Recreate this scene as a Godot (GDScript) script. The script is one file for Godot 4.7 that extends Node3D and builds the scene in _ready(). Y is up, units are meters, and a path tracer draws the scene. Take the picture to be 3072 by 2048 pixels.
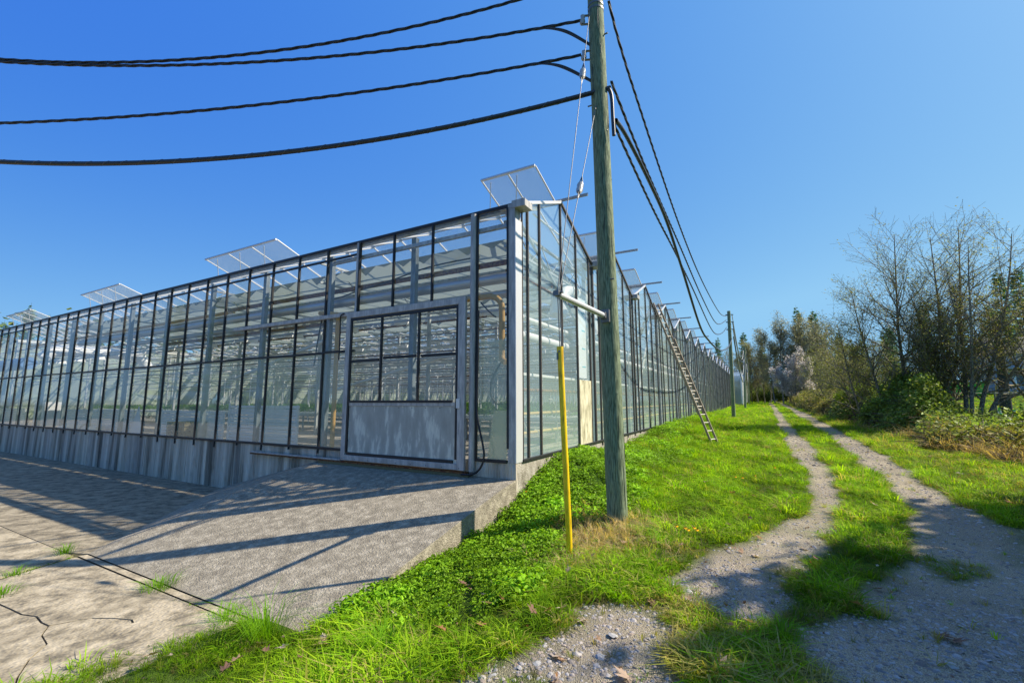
extends Node3D

# ---------------------------------------------------------------- mesh builder
class MB:
	var v := PackedVector3Array()
	var n := PackedVector3Array()
	var c := PackedColorArray()
	var idx := PackedInt32Array()
	var col := Color(1, 1, 1)

	func tri(a: Vector3, b: Vector3, d: Vector3, want := Vector3.ZERO) -> void:
		var nn := (d - a).cross(b - a).normalized()
		var i := v.size()
		if want != Vector3.ZERO and nn.dot(want) < 0.0:
			nn = -nn
			v.append(a); v.append(d); v.append(b)
		else:
			v.append(a); v.append(b); v.append(d)
		for k in 3:
			n.append(nn)
			c.append(col)
			idx.append(i + k)

	func quad(a: Vector3, b: Vector3, d: Vector3, e: Vector3, want := Vector3.ZERO) -> void:
		var nn := (d - a).cross(b - a).normalized()
		var i := v.size()
		if want != Vector3.ZERO and nn.dot(want) < 0.0:
			nn = -nn
			v.append(a); v.append(e); v.append(d); v.append(b)
		else:
			v.append(a); v.append(b); v.append(d); v.append(e)
		for k in 4:
			n.append(nn)
			c.append(col)
		idx.append(i); idx.append(i + 1); idx.append(i + 2)
		idx.append(i); idx.append(i + 2); idx.append(i + 3)

	func fan(poly: PackedVector3Array, nn: Vector3) -> void:
		var i := v.size()
		for p in poly:
			v.append(p); n.append(nn); c.append(col)
		var flip := (poly[2] - poly[0]).cross(poly[1] - poly[0]).dot(nn) < 0.0
		for k in range(1, poly.size() - 1):
			idx.append(i)
			idx.append(i + (k + 1 if flip else k))
			idx.append(i + (k if flip else k + 1))

	func box(lo: Vector3, hi: Vector3) -> void:
		boxt(Transform3D(Basis(), (lo + hi) * 0.5), hi - lo)

	func boxt(t: Transform3D, s: Vector3) -> void:
		var h := s * 0.5
		for ax in 3:
			for sg in [-1.0, 1.0]:
				var u := Vector3.ZERO; var w := Vector3.ZERO; var o := Vector3.ZERO
				o[ax] = sg * h[ax]
				u[(ax + 1) % 3] = h[(ax + 1) % 3]
				w[(ax + 2) % 3] = h[(ax + 2) % 3]
				var nn := Vector3.ZERO
				nn[ax] = sg
				quad(t * (o - u - w), t * (o + u - w), t * (o + u + w), t * (o - u + w), t.basis * nn)

	func bar(a: Vector3, b: Vector3, w: float, h: float, up := Vector3.UP) -> void:
		var z := (b - a).normalized()
		var u := up
		if absf(z.dot(u)) > 0.99:
			u = Vector3.FORWARD
		var x := u.cross(z).normalized()
		u = z.cross(x)
		boxt(Transform3D(Basis(x, u, z), (a + b) * 0.5), Vector3(w, h, a.distance_to(b)))

	func tube(pts: PackedVector3Array, rad: PackedFloat32Array, sides: int, caps := false) -> void:
		var m := pts.size()
		if m < 2:
			return
		var base := v.size()
		var prev := Vector3.ZERO
		for i in m:
			var d := (pts[mini(i + 1, m - 1)] - pts[maxi(i - 1, 0)]).normalized()
			var x: Vector3
			if prev == Vector3.ZERO:
				x = d.cross(Vector3.UP if absf(d.y) < 0.9 else Vector3.RIGHT).normalized()
			else:
				x = (prev - d * prev.dot(d)).normalized()
			prev = x
			var y := d.cross(x)
			var r := rad[mini(i, rad.size() - 1)]
			for k in sides:
				var an := TAU * k / sides
				var o := x * cos(an) + y * sin(an)
				v.append(pts[i] + o * r); n.append(o); c.append(col)
		for i in m - 1:
			for k in sides:
				var k2 := (k + 1) % sides
				var a := base + i * sides + k; var b := base + i * sides + k2
				var e := a + sides; var f := b + sides
				idx.append(a); idx.append(f); idx.append(b)
				idx.append(a); idx.append(e); idx.append(f)
		if caps:
			for s in [0, m - 1]:
				var poly := PackedVector3Array()
				for k in sides:
					poly.append(v[base + s * sides + k])
				var dd := (pts[1] - pts[0]) if s == 0 else (pts[m - 2] - pts[m - 1])
				fan(poly, -dd.normalized())

	func mesh(mat: Material) -> ArrayMesh:
		var am := ArrayMesh.new()
		if v.size() == 0:
			return am
		var ar := []
		ar.resize(Mesh.ARRAY_MAX)
		ar[Mesh.ARRAY_VERTEX] = v
		ar[Mesh.ARRAY_NORMAL] = n
		ar[Mesh.ARRAY_COLOR] = c
		ar[Mesh.ARRAY_INDEX] = idx
		am.add_surface_from_arrays(Mesh.PRIMITIVE_TRIANGLES, ar)
		am.surface_set_material(0, mat)
		return am

# ---------------------------------------------------------------- scene helpers
var used := {}

func numbered(called: String) -> String:
	if not used.has(called):
		used[called] = 0
		return called
	used[called] += 1
	return "%s_%03d" % [called, used[called]]

func tag(o: Node, label: String, category := "", group := "", kind := "") -> void:
	if label: o.set_meta("label", label)
	if category: o.set_meta("category", category)
	if group: o.set_meta("group", group)
	if kind: o.set_meta("kind", kind)

func thing(called: String, label: String, category: String, at := Vector3.ZERO, group := "") -> Node3D:
	var o := Node3D.new()
	o.name = numbered(called)
	o.position = at
	add_child(o)
	tag(o, label, category, group)
	return o

func put(called: String, mesh: Mesh, parent: Node, t := Transform3D(), mat: Material = null) -> MeshInstance3D:
	var o := MeshInstance3D.new()
	o.mesh = mesh
	if mat: o.material_override = mat
	o.transform = t
	if parent == self:
		o.name = numbered(called)
		add_child(o)
	else:
		o.name = called
		parent.add_child(o, true)
	return o

func build(called: String, mb: MB, mat: Material, parent: Node) -> MeshInstance3D:
	return put(called, mb.mesh(mat), parent)

func struct(called: String, mb: MB, mat: Material, label: String) -> MeshInstance3D:
	var o := build(called, mb, mat, self)
	tag(o, label, "", "", "structure")
	return o

var cache := {}

func along(a: Vector3, b: Vector3, up := Vector3.UP) -> Transform3D:   # y axis runs from a to b
	var y := (b - a).normalized()
	var u := up
	if absf(y.dot(u)) > 0.99: u = Vector3.BACK
	var x := y.cross(u).normalized()
	return Transform3D(Basis(x, y, x.cross(y)), (a + b) * 0.5)

# a straight bar of rectangular section (w across, d in the direction of «up»), its mesh shared by equal bars
func bar(called: String, a: Vector3, b: Vector3, w: float, d: float, mat: Material, parent: Node, up := Vector3.UP) -> MeshInstance3D:
	var l := a.distance_to(b)
	var key := "b%.3f,%.3f,%.3f,%d" % [l, w, d, mat.get_instance_id()]
	if not cache.has(key):
		var mb := MB.new()
		var ch := minf(0.004, minf(w, d) * 0.2)
		var hw := w * 0.5; var hd := d * 0.5; var hl := l * 0.5
		var ring: Array[Vector2] = [Vector2(hw, -hd + ch), Vector2(hw, hd - ch), Vector2(hw - ch, hd), Vector2(-hw + ch, hd), Vector2(-hw, hd - ch), Vector2(-hw, -hd + ch), Vector2(-hw + ch, -hd), Vector2(hw - ch, -hd)]
		for i in 8:
			var p := ring[i]; var q := ring[(i + 1) % 8]
			var e := q - p
			mb.quad(Vector3(p.x, -hl, p.y), Vector3(q.x, -hl, q.y), Vector3(q.x, hl, q.y), Vector3(p.x, hl, p.y), Vector3(e.y, 0, -e.x))
		for s in [-1.0, 1.0]:
			var poly := PackedVector3Array()
			for p in ring: poly.append(Vector3(p.x, s * hl, p.y))
			mb.fan(poly, Vector3(0, s, 0))
		cache[key] = mb.mesh(mat)
	return put(called, cache[key], parent, along(a, b, up))

func pipe(called: String, a: Vector3, b: Vector3, r: float, mat: Material, parent: Node, sides := 10) -> MeshInstance3D:
	var l := a.distance_to(b)
	var key := "p%.3f,%.3f,%d,%d" % [l, r, sides, mat.get_instance_id()]
	if not cache.has(key):
		var mb := MB.new()
		mb.tube(PackedVector3Array([Vector3(0, -l * 0.5, 0), Vector3(0, l * 0.5, 0)]), PackedFloat32Array([r, r]), sides, true)
		cache[key] = mb.mesh(mat)
	return put(called, cache[key], parent, along(a, b))

func sheet(called: String, pts: Array, mat: Material, parent: Node) -> MeshInstance3D:
	var mb := MB.new()
	var poly := PackedVector3Array(pts)
	mb.fan(poly, (poly[2] - poly[0]).cross(poly[1] - poly[0]).normalized())
	return build(called, mb, mat, parent)

func smooth_line(pts: Array, steps: int) -> PackedVector3Array:   # Catmull-Rom through the points
	var out := PackedVector3Array()
	for i in pts.size() - 1:
		var p0: Vector3 = pts[maxi(i - 1, 0)]; var p1: Vector3 = pts[i]
		var p2: Vector3 = pts[i + 1]; var p3: Vector3 = pts[mini(i + 2, pts.size() - 1)]
		for k in steps:
			out.append(p1.cubic_interpolate(p2, p0, p3, float(k) / steps))
	out.append(pts[pts.size() - 1])
	return out

func lin(r: float, g: float, b: float, a := 1.0) -> Color:
	var c := Color(r, g, b).linear_to_srgb()
	c.a = a
	return c

func std(r: float, g: float, b: float, rough := 0.8, metal := 0.0, spec := 0.5) -> StandardMaterial3D:
	var m := StandardMaterial3D.new()
	m.albedo_color = lin(r, g, b)
	m.roughness = rough
	m.metallic = metal
	m.metallic_specular = spec
	m.vertex_color_use_as_albedo = true
	return m

func glass(r: float, g: float, b: float, a: float, rough := 0.04) -> StandardMaterial3D:
	var m := StandardMaterial3D.new()
	m.albedo_color = lin(r, g, b, a)
	m.transparency = BaseMaterial3D.TRANSPARENCY_ALPHA
	m.roughness = rough
	m.cull_mode = BaseMaterial3D.CULL_DISABLED
	return m

func leafy(r: float, g: float, b: float, through: float, rough := 0.55) -> StandardMaterial3D:
	var m := std(r, g, b, rough)
	m.cull_mode = BaseMaterial3D.CULL_DISABLED
	m.backlight_enabled = true
	m.backlight = Color(through, through, through * 0.6)
	return m

# seamless noise picture run through a colour ramp; stops: [offset, grey or Color] pairs
func noise(sd: int, freq: float, stops: Array, kind := FastNoiseLite.TYPE_SIMPLEX_SMOOTH, octaves := 4, side := 512, normal := false, gain := 0.5) -> NoiseTexture2D:
	var f := FastNoiseLite.new()
	f.seed = sd
	f.noise_type = kind
	f.frequency = freq
	f.fractal_type = FastNoiseLite.FRACTAL_FBM if octaves > 1 else FastNoiseLite.FRACTAL_NONE
	f.fractal_octaves = octaves
	f.fractal_gain = gain
	var t := NoiseTexture2D.new()
	t.width = side
	t.height = side
	t.seamless = true
	t.noise = f
	if normal:
		t.as_normal_map = true
		t.bump_strength = 6.0
	elif stops.size():
		var gr := Gradient.new()
		var offs := PackedFloat32Array(); var cols := PackedColorArray()
		for s in stops:
			offs.append(s[0])
			cols.append(s[1] if s[1] is Color else Color(s[1], s[1], s[1]))
		gr.offsets = offs
		gr.colors = cols
		t.color_ramp = gr
	return t

func tri_tex(m: StandardMaterial3D, t: Texture2D, scale: Vector3, nt: Texture2D = null, ns := 1.0) -> StandardMaterial3D:
	m.uv1_triplanar = true
	m.uv1_world_triplanar = true
	m.uv1_scale = scale
	m.uv1_triplanar_sharpness = 4.0
	m.albedo_texture = t
	if nt:
		m.normal_enabled = true
		m.normal_texture = nt
		m.normal_scale = ns
	return m

# copies collected for one MultiMesh
class Copies:
	var b := PackedFloat32Array()
	var count := 0
	func add(t: Transform3D, k: Color) -> void:
		var x := t.basis.x; var y := t.basis.y; var z := t.basis.z; var o := t.origin
		b.append_array(PackedFloat32Array([x.x, y.x, z.x, o.x, x.y, y.y, z.y, o.y, x.z, y.z, z.z, o.z, k.r, k.g, k.b, 1.0]))
		count += 1

func scatter(called: String, mesh: Mesh, cp: Copies, parent: Node, label := "", category := "") -> void:
	if cp.count == 0: return
	var mm := MultiMesh.new()
	mm.transform_format = MultiMesh.TRANSFORM_3D
	mm.use_colors = true
	mm.mesh = mesh
	mm.instance_count = cp.count
	mm.buffer = cp.b
	var o := MultiMeshInstance3D.new()
	o.multimesh = mm
	if parent == self:
		o.name = numbered(called)
		add_child(o)
		tag(o, label, category, "", "stuff")
	else:
		o.name = called
		parent.add_child(o, true)
		o.set_meta("kind", "stuff")

func turned(rng: RandomNumberGenerator, at: Vector3, s: float, tilt := 0.15, sy := 1.0) -> Transform3D:
	var b := Basis(Vector3.UP, rng.randf() * TAU)
	b = Basis(Vector3(rng.randf_range(-1, 1), 0, rng.randf_range(-1, 1)).normalized(), rng.randf_range(0, tilt)) * b
	return Transform3D(b.scaled_local(Vector3(s, s * sy, s)), at)

# ---------------------------------------------------------------- the lie of the land
var bz := [Vector2(12, -0.1), Vector2(6, -0.33), Vector2(3.6, -0.34), Vector2(2.4, -0.32), Vector2(1.0, -0.25), Vector2(0.1, 0.0), Vector2(-0.6, 0.2), Vector2(-1.3, 0.46), Vector2(-2.9, 0.47), Vector2(-4.5, 0.2), Vector2(-7.5, 0.24), Vector2(-10, 0.4), Vector2(-17, 0.45), Vector2(-25, 0.4), Vector2(-40, 0.2), Vector2(-80, 0.1), Vector2(-400, 0.1)]
var ruts := [
	[Vector2(-160, 5.5), Vector2(-50, 4.85), Vector2(-23, 4.53), Vector2(-9, 4.48), Vector2(-4.8, 4.5), Vector2(-2.1, 4.27), Vector2(-0.1, 3.8), Vector2(1.55, 3.29), Vector2(2.67, 3.02), Vector2(3.7, 2.62), Vector2(5, 2.1), Vector2(8, 1.2)],
	[Vector2(-160, 7.3), Vector2(-50, 6.6), Vector2(-22, 6.25), Vector2(-9.5, 5.98), Vector2(-4.9, 5.8), Vector2(-2.2, 5.53), Vector2(-0.3, 5.2), Vector2(0.93, 4.83), Vector2(1.9, 4.37), Vector2(2.74, 3.98), Vector2(3.7, 3.6), Vector2(5, 3.2), Vector2(8, 2.5)]]
var lump := FastNoiseLite.new()

func lookup(t: Array, z: float) -> float:
	var up: bool = t[0].x < t[1].x
	for i in t.size() - 1:
		var a: Vector2 = t[i]; var b: Vector2 = t[i + 1]
		if (z >= a.x and z <= b.x) if up else (z <= a.x and z >= b.x):
			return lerpf(a.y, b.y, (z - a.x) / (b.x - a.x))
	if up:
		return t[0].y if z < t[0].x else t[t.size() - 1].y
	return t[0].y if z > t[0].x else t[t.size() - 1].y

func gh(x: float, z: float) -> float:
	var h := 0.0095 * clampf(-z, 0.0, 160.0)
	var b := lookup(bz, z)
	if x < 0.0:
		h += b - 0.13 * smoothstep(0.5, 1.1, -x)
	elif x < 2.3:
		h += b * (1.0 - smoothstep(0.1, 2.3, x))
	h += smoothstep(14.0, 26.0, x) * smoothstep(-38.0, -56.0, z) * 1.75
	return h

# how far the wheels have worn the grass away: 0 grass, 1 bare gravel
func worn(x: float, z: float) -> float:
	var w := 0.0
	var n := lump.get_noise_2d(x * 1.0, z * 1.0) + 0.8 * lump.get_noise_2d(x * 7.0, z * 7.0 + 31.0)
	for k in 2:
		var cx := lookup(ruts[k], z)
		var half := 0.27 + 0.05 * k + 0.05 * smoothstep(-3.0, 2.5, z)
		var d := absf(x - cx)
		if k == 1 and x > cx:
			d = d / (1.0 + 1.7 * smoothstep(-4.0, 1.0, z))
		if k == 0 and x < cx and z > -1.0:
			d = d / (1.0 + 0.75 * smoothstep(-1.0, 3.0, z))
		w = maxf(w, 1.0 - smoothstep(half * 0.75, half * 1.55, d + n * 0.20))
	if z > 1.6 and x > lookup(ruts[0], z) and x < lookup(ruts[1], z) + 1.0:
		w = maxf(w, smoothstep(2.4, 4.2, z) * (0.42 + n * 1.5))
	if z > -1.5:      # moss and grass creeping back into the stones
		w *= 1.0 - 0.8 * smoothstep(-1.5, 1.5, z) * smoothstep(0.14, 0.42, lump.get_noise_2d(x * 5.0 + 80.0, z * 5.0) + 0.5 * lump.get_noise_2d(x * 14.0, z * 14.0 + 60.0))
	var gx := x - 3.2; var gz := z - 3.15      # a surviving patch of turf
	w *= 1.0 - 0.75 * (1.0 - smoothstep(0.25, 0.6, sqrt(gx * gx + gz * gz) - n * 0.5))
	return clampf(w, 0.0, 1.0)

# inside what the camera sees, with some margin
var eye := Vector3(3.491, 1.6, 6.41)
var f2 := Vector2(-0.48556, -0.87421)
func seen_from_camera(x: float, z: float, margin := 0.12) -> bool:
	var dx := x - eye.x; var dz := z - eye.z
	var fw := dx * f2.x + dz * f2.y
	var rt := dx * -f2.y + dz * f2.x
	return fw > 0.4 and absf(rt) < fw * (1.153 + margin) + 0.5

# ---------------------------------------------------------------- sky
func sky_picture() -> ImageTexture:
	var w := 768; var h := 384
	var im := Image.create_empty(w, h, false, Image.FORMAT_RGBF)
	var sun := Vector3(0.633, 0.660, -0.404).normalized()
	var deep := Vector3(0.028, 0.116, 0.435); var pale := Vector3(0.145, 0.312, 0.507)
	for j in h:
		var el := PI * 0.5 - PI * (j + 0.5) / h
		for i in w:
			var az := TAU * (i + 0.5) / w
			var d := Vector3(sin(az) * cos(el), sin(el), -cos(az) * cos(el))
			var g := acos(clampf(d.dot(sun), -1.0, 1.0))
			var low := exp(-maxf(el, 0.0) / 0.25)
			var near := exp(-g / 2.4)
			var t := clampf(-1.32 + 1.98 * low + 2.32 * near, 0.0, 1.15)
			var c := deep.lerp(pale, t)
			c.x = lerpf(deep.x, pale.x, pow(t, 1.25))
			# sky greyed overhead and opposite the sun to take blue out of shade
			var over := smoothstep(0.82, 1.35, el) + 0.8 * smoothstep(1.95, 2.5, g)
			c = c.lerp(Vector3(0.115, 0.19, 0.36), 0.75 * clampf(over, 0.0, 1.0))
			c += Vector3(1.0, 0.97, 0.9) * (0.75 * exp(-g / 0.16))
			if el < 0.0:
				c = c.lerp(Vector3(0.12, 0.14, 0.11), clampf(-el * 12.0, 0.0, 1.0))
			im.set_pixel(i, j, Color(c.x, c.y, c.z))
	return ImageTexture.create_from_image(im)

var M := {}

func materials() -> void:
	var fine := noise(3, 0.09, [[0.25, 0.62], [0.5, 0.86], [0.75, 1.0]], FastNoiseLite.TYPE_SIMPLEX_SMOOTH, 5, 512, false, 0.7)
	var gritty := noise(11, 0.16, [[0.2, 0.35], [0.5, 0.8], [0.8, 1.0]], FastNoiseLite.TYPE_SIMPLEX_SMOOTH, 4, 512, false, 0.85)
	var grit_n := noise(11, 0.16, [], FastNoiseLite.TYPE_SIMPLEX_SMOOTH, 4, 512, true, 0.85)
	M.grit_n = grit_n
	# concrete of the yard: pale tan with broad dirt
	var slab_t := noise(21, 0.012, [[0.2, Color(0.56, 0.54, 0.49)], [0.42, Color(0.75, 0.72, 0.65)], [0.6, Color(0.86, 0.83, 0.76)], [0.85, Color(0.97, 0.94, 0.87)]], FastNoiseLite.TYPE_SIMPLEX_SMOOTH, 7, 1024, false, 0.72)
	M.slab = tri_tex(std(0.50, 0.46, 0.39, 0.92), slab_t, Vector3(0.21, 0.21, 0.21), grit_n, 0.3)
	# the ramp: coarse, weathered, with pale lichen blotches
	var ramp_t := noise(31, 0.010, [[0.1, Color(0.56, 0.54, 0.51)], [0.4, Color(0.70, 0.68, 0.64)], [0.55, Color(0.76, 0.74, 0.70)], [0.64, Color(0.83, 0.81, 0.77)], [0.9, Color(0.98, 0.96, 0.92)]], FastNoiseLite.TYPE_SIMPLEX_SMOOTH, 8, 1024, false, 0.86)
	M.ramp = tri_tex(std(0.53, 0.495, 0.42, 0.95), ramp_t, Vector3(0.42, 0.42, 0.42), grit_n, 0.6)
	# board marked concrete with rain streaks down its face
	var streak := noise(41, 0.007, [[0.12, Color(0.46, 0.44, 0.41)], [0.34, Color(0.76, 0.75, 0.73)], [0.55, Color(0.87, 0.86, 0.85)], [0.85, Color(1.0, 0.99, 0.97)]], FastNoiseLite.TYPE_SIMPLEX_SMOOTH, 7, 1024, false, 0.66)
	M.wall = tri_tex(std(0.66, 0.60, 0.50, 0.9), streak, Vector3(0.30, 0.016, 0.30), grit_n, 0.4)
	var patch := noise(43, 0.012, [[0.2, Color(0.66, 0.64, 0.58)], [0.5, Color(0.86, 0.84, 0.8)], [0.8, Color(1, 0.99, 0.96)]], FastNoiseLite.TYPE_SIMPLEX_SMOOTH, 6, 512, false, 0.7)
	M.curb = tri_tex(std(0.44, 0.42, 0.38, 0.92), patch, Vector3(0.5, 0.3, 0.5), grit_n, 0.5)
	# ground, tinted by its vertices
	M.ground = tri_tex(std(1, 1, 1, 0.97, 0.0, 0.25), gritty, Vector3(1.05, 1.05, 1.05), grit_n, 1.6)
	M.stone = tri_tex(std(1, 1, 1, 0.85, 0.0, 0.35), fine, Vector3(7, 7, 7))
	# greenhouse metals
	M.black = std(0.012, 0.012, 0.014, 0.5)
	var alu_t := noise(51, 0.012, [[0.2, Color(0.80, 0.80, 0.81)], [0.5, Color(0.90, 0.90, 0.91)], [0.8, Color(1, 1, 1)]], FastNoiseLite.TYPE_SIMPLEX_SMOOTH, 5, 512, false, 0.65)
	M.alu = tri_tex(std(0.50, 0.48, 0.45, 0.5, 0.15), alu_t, Vector3(1.6, 0.3, 1.6))
	M.alu_bright = std(0.62, 0.62, 0.62, 0.4, 0.3)
	M.bronze = std(0.10, 0.085, 0.075, 0.5, 0.3)
	M.galv = tri_tex(std(0.48, 0.51, 0.50, 0.5, 0.25), alu_t, Vector3(1.5, 0.5, 1.5))
	M.column = tri_tex(std(0.20, 0.25, 0.27, 0.5, 0.2), alu_t, Vector3(1.5, 0.5, 1.5))
	M.white = std(0.78, 0.79, 0.78, 0.5)
	M.offwhite = std(0.62, 0.63, 0.58, 0.6)
	M.steel = std(0.45, 0.47, 0.48, 0.38, 0.6)
	M.rusty = tri_tex(std(0.22, 0.13, 0.07, 0.8), noise(57, 0.04, [[0.2, Color(0.6, 0.35, 0.3)], [0.55, Color(0.9, 0.8, 0.6)], [0.8, Color(1, 1, 0.8)]], FastNoiseLite.TYPE_SIMPLEX_SMOOTH, 4, 256), Vector3(1.2, 1.2, 1.2))
	M.ochre = std(0.46, 0.28, 0.07, 0.6)
	M.yellow_pipe = std(0.55, 0.40, 0.12, 0.6)
	M.yellow = tri_tex(std(0.90, 0.62, 0.008, 0.4), noise(63, 0.02, [[0.2, Color(0.78, 0.72, 0.8)], [0.45, Color(0.95, 0.94, 1.0)], [0.8, Color(1, 1, 1)]], FastNoiseLite.TYPE_SIMPLEX_SMOOTH, 5, 256), Vector3(4, 0.8, 4))
	# painted door sheet, the paint peeling in vertical flakes
	var peel := noise(61, 0.0055, [[0.0, Color(0.66, 0.66, 0.65)], [0.5, Color(0.74, 0.74, 0.73)], [0.58, Color(0.78, 0.78, 0.77)], [0.66, Color(0.88, 0.88, 0.86)], [0.9, Color(0.95, 0.95, 0.92)]], FastNoiseLite.TYPE_SIMPLEX_SMOOTH, 7, 1024, false, 0.66)
	M.peeling = tri_tex(std(0.80, 0.78, 0.70, 0.6, 0.1), peel, Vector3(0.55, 0.14, 0.55))
	M.cream = tri_tex(std(0.68, 0.66, 0.50, 0.75), patch, Vector3(0.7, 0.25, 0.7))
	M.board = std(0.56, 0.60, 0.40, 0.8)
	M.cyan = std(0.1, 0.5, 0.62, 0.6)
	# glass, dusty in several degrees; gable tint also imitates reflected sky
	M.panes = [glass(0.56, 0.66, 0.58, 0.06), glass(0.58, 0.68, 0.58, 0.09), glass(0.60, 0.70, 0.58, 0.14)]
	M.panes_low = [glass(0.66, 0.74, 0.56, 0.24), glass(0.66, 0.74, 0.58, 0.31), glass(0.68, 0.74, 0.53, 0.40)]
	M.panes_gable = [glass(0.40, 0.58, 0.66, 0.25), glass(0.42, 0.60, 0.66, 0.31), glass(0.44, 0.60, 0.58, 0.36)]  # besides dust, the blue-green colour stands in for mirrored sky
	M.roof_glass = glass(0.55, 0.62, 0.60, 0.22, 0.08)
	M.end_glass = glass(0.50, 0.58, 0.52, 0.5, 0.2)
	M.vent_glass = glass(0.66, 0.72, 0.72, 0.38, 0.1)
	M.cloth = std(0.40, 0.42, 0.41, 0.9)
	M.cloth.cull_mode = BaseMaterial3D.CULL_DISABLED
	M.cloth.backlight_enabled = true
	M.cloth.backlight = Color(0.95, 1.0, 0.97)
	# poles and cables
	var grain := noise(71, 0.022, [[0.15, Color(0.42, 0.45, 0.38)], [0.45, Color(0.72, 0.76, 0.66)], [0.7, Color(0.92, 0.96, 0.86)], [0.9, Color(1, 1, 0.95)]], FastNoiseLite.TYPE_SIMPLEX_SMOOTH, 6, 1024, false, 0.7)
	M.pole = tri_tex(std(0.29, 0.33, 0.25, 0.88), grain, Vector3(2.2, 0.16, 2.2), noise(72, 0.03, [], FastNoiseLite.TYPE_SIMPLEX_SMOOTH, 5, 512, true), 0.5)
	M.cable = std(0.03, 0.032, 0.04, 0.42)
	M.cable_pale = std(0.42, 0.42, 0.40, 0.5, 0.4)
	M.wire = std(0.17, 0.17, 0.17, 0.45, 0.5)
	M.glaze = std(0.42, 0.41, 0.38, 0.12, 0.1)
	M.timber = tri_tex(std(0.24, 0.20, 0.14, 0.85), grain, Vector3(3, 3, 3))
	# plants
	M.blade = leafy(1, 1, 1, 1.0, 0.65)
	M.blade.metallic_specular = 0.22
	M.weed = leafy(1, 1, 1, 1.0, 0.5)
	M.weed.metallic_specular = 0.3
	M.bramble = leafy(1, 1, 1, 0.9, 0.3)
	M.bramble.metallic_specular = 0.5
	M.needle = leafy(1, 1, 1, 0.6, 0.7)
	M.dry = leafy(1, 1, 1, 0.8, 0.8)
	M.bud = leafy(1, 1, 1, 1.0, 0.6)
	M.bud.metallic_specular = 0.3
	M.petal = leafy(1, 1, 1, 0.6, 0.7)
	M.bark = tri_tex(std(1, 1, 1, 0.9), noise(81, 0.05, [[0.2, 0.5], [0.6, 0.9], [0.9, 1.0]], FastNoiseLite.TYPE_SIMPLEX_SMOOTH, 4, 256), Vector3(1.5, 0.6, 1.5))
	M.blue = std(0.12, 0.22, 0.42, 0.4)
	M.flat = std(1, 1, 1, 0.7)

# ---------------------------------------------------------------- greenhouse
const Y0 := 0.6       # top of the concrete base
const YE := 4.96      # eaves and gutters
const YR := 5.78      # ridges
const BAYS := 18
const LONG := 34.0
const BACK := -72.0

func roof_at(z: float) -> float:
	var t := fposmod(-z, 4.0)
	return lerpf(YE, YR, 1.0 - absf(t - 2.0) / 2.0)

func vent(g: Node3D, x1: float, x0: float, zr: float, panes: int, lean := 1.0) -> void:
	# a ridge light standing open, hinged at the ridge, its free edge up towards +z
	var v := Node3D.new()
	v.name = "roof_vent"
	g.add_child(v, true)
	var hy := YR + 0.05; var fy := YR + 0.05 + 0.36 * lean; var fz := zr + 1.0
	var up := Vector3(0, 1.0, -0.36).normalized()
	bar("frame", Vector3(x0, fy, fz), Vector3(x1, fy, fz), 0.05, 0.045, M.alu_bright, v, up)
	bar("frame", Vector3(x0, hy, zr), Vector3(x1, hy, zr), 0.04, 0.04, M.alu_bright, v, up)
	for i in panes + 1:
		var x := lerpf(x0, x1, float(i) / panes)
		bar("frame", Vector3(x, hy, zr + 0.02), Vector3(x, fy, fz - 0.025), 0.03, 0.03, M.alu_bright, v, up)
		if i < panes:
			var xn := lerpf(x0, x1, float(i + 1) / panes)
			sheet("pane", [Vector3(x + 0.015, hy, zr + 0.02), Vector3(xn - 0.015, hy, zr + 0.02), Vector3(xn - 0.015, fy, fz - 0.02), Vector3(x + 0.015, fy, fz - 0.02)], M.vent_glass, v)
			var xm := (x + xn) * 0.5 - 0.15
			bar("strut", Vector3(xm, fy - 0.02, fz - 0.12), Vector3(xm - 0.12, roof_at(zr + 0.72), zr + 0.72), 0.018, 0.018, M.alu_bright, v)

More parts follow.
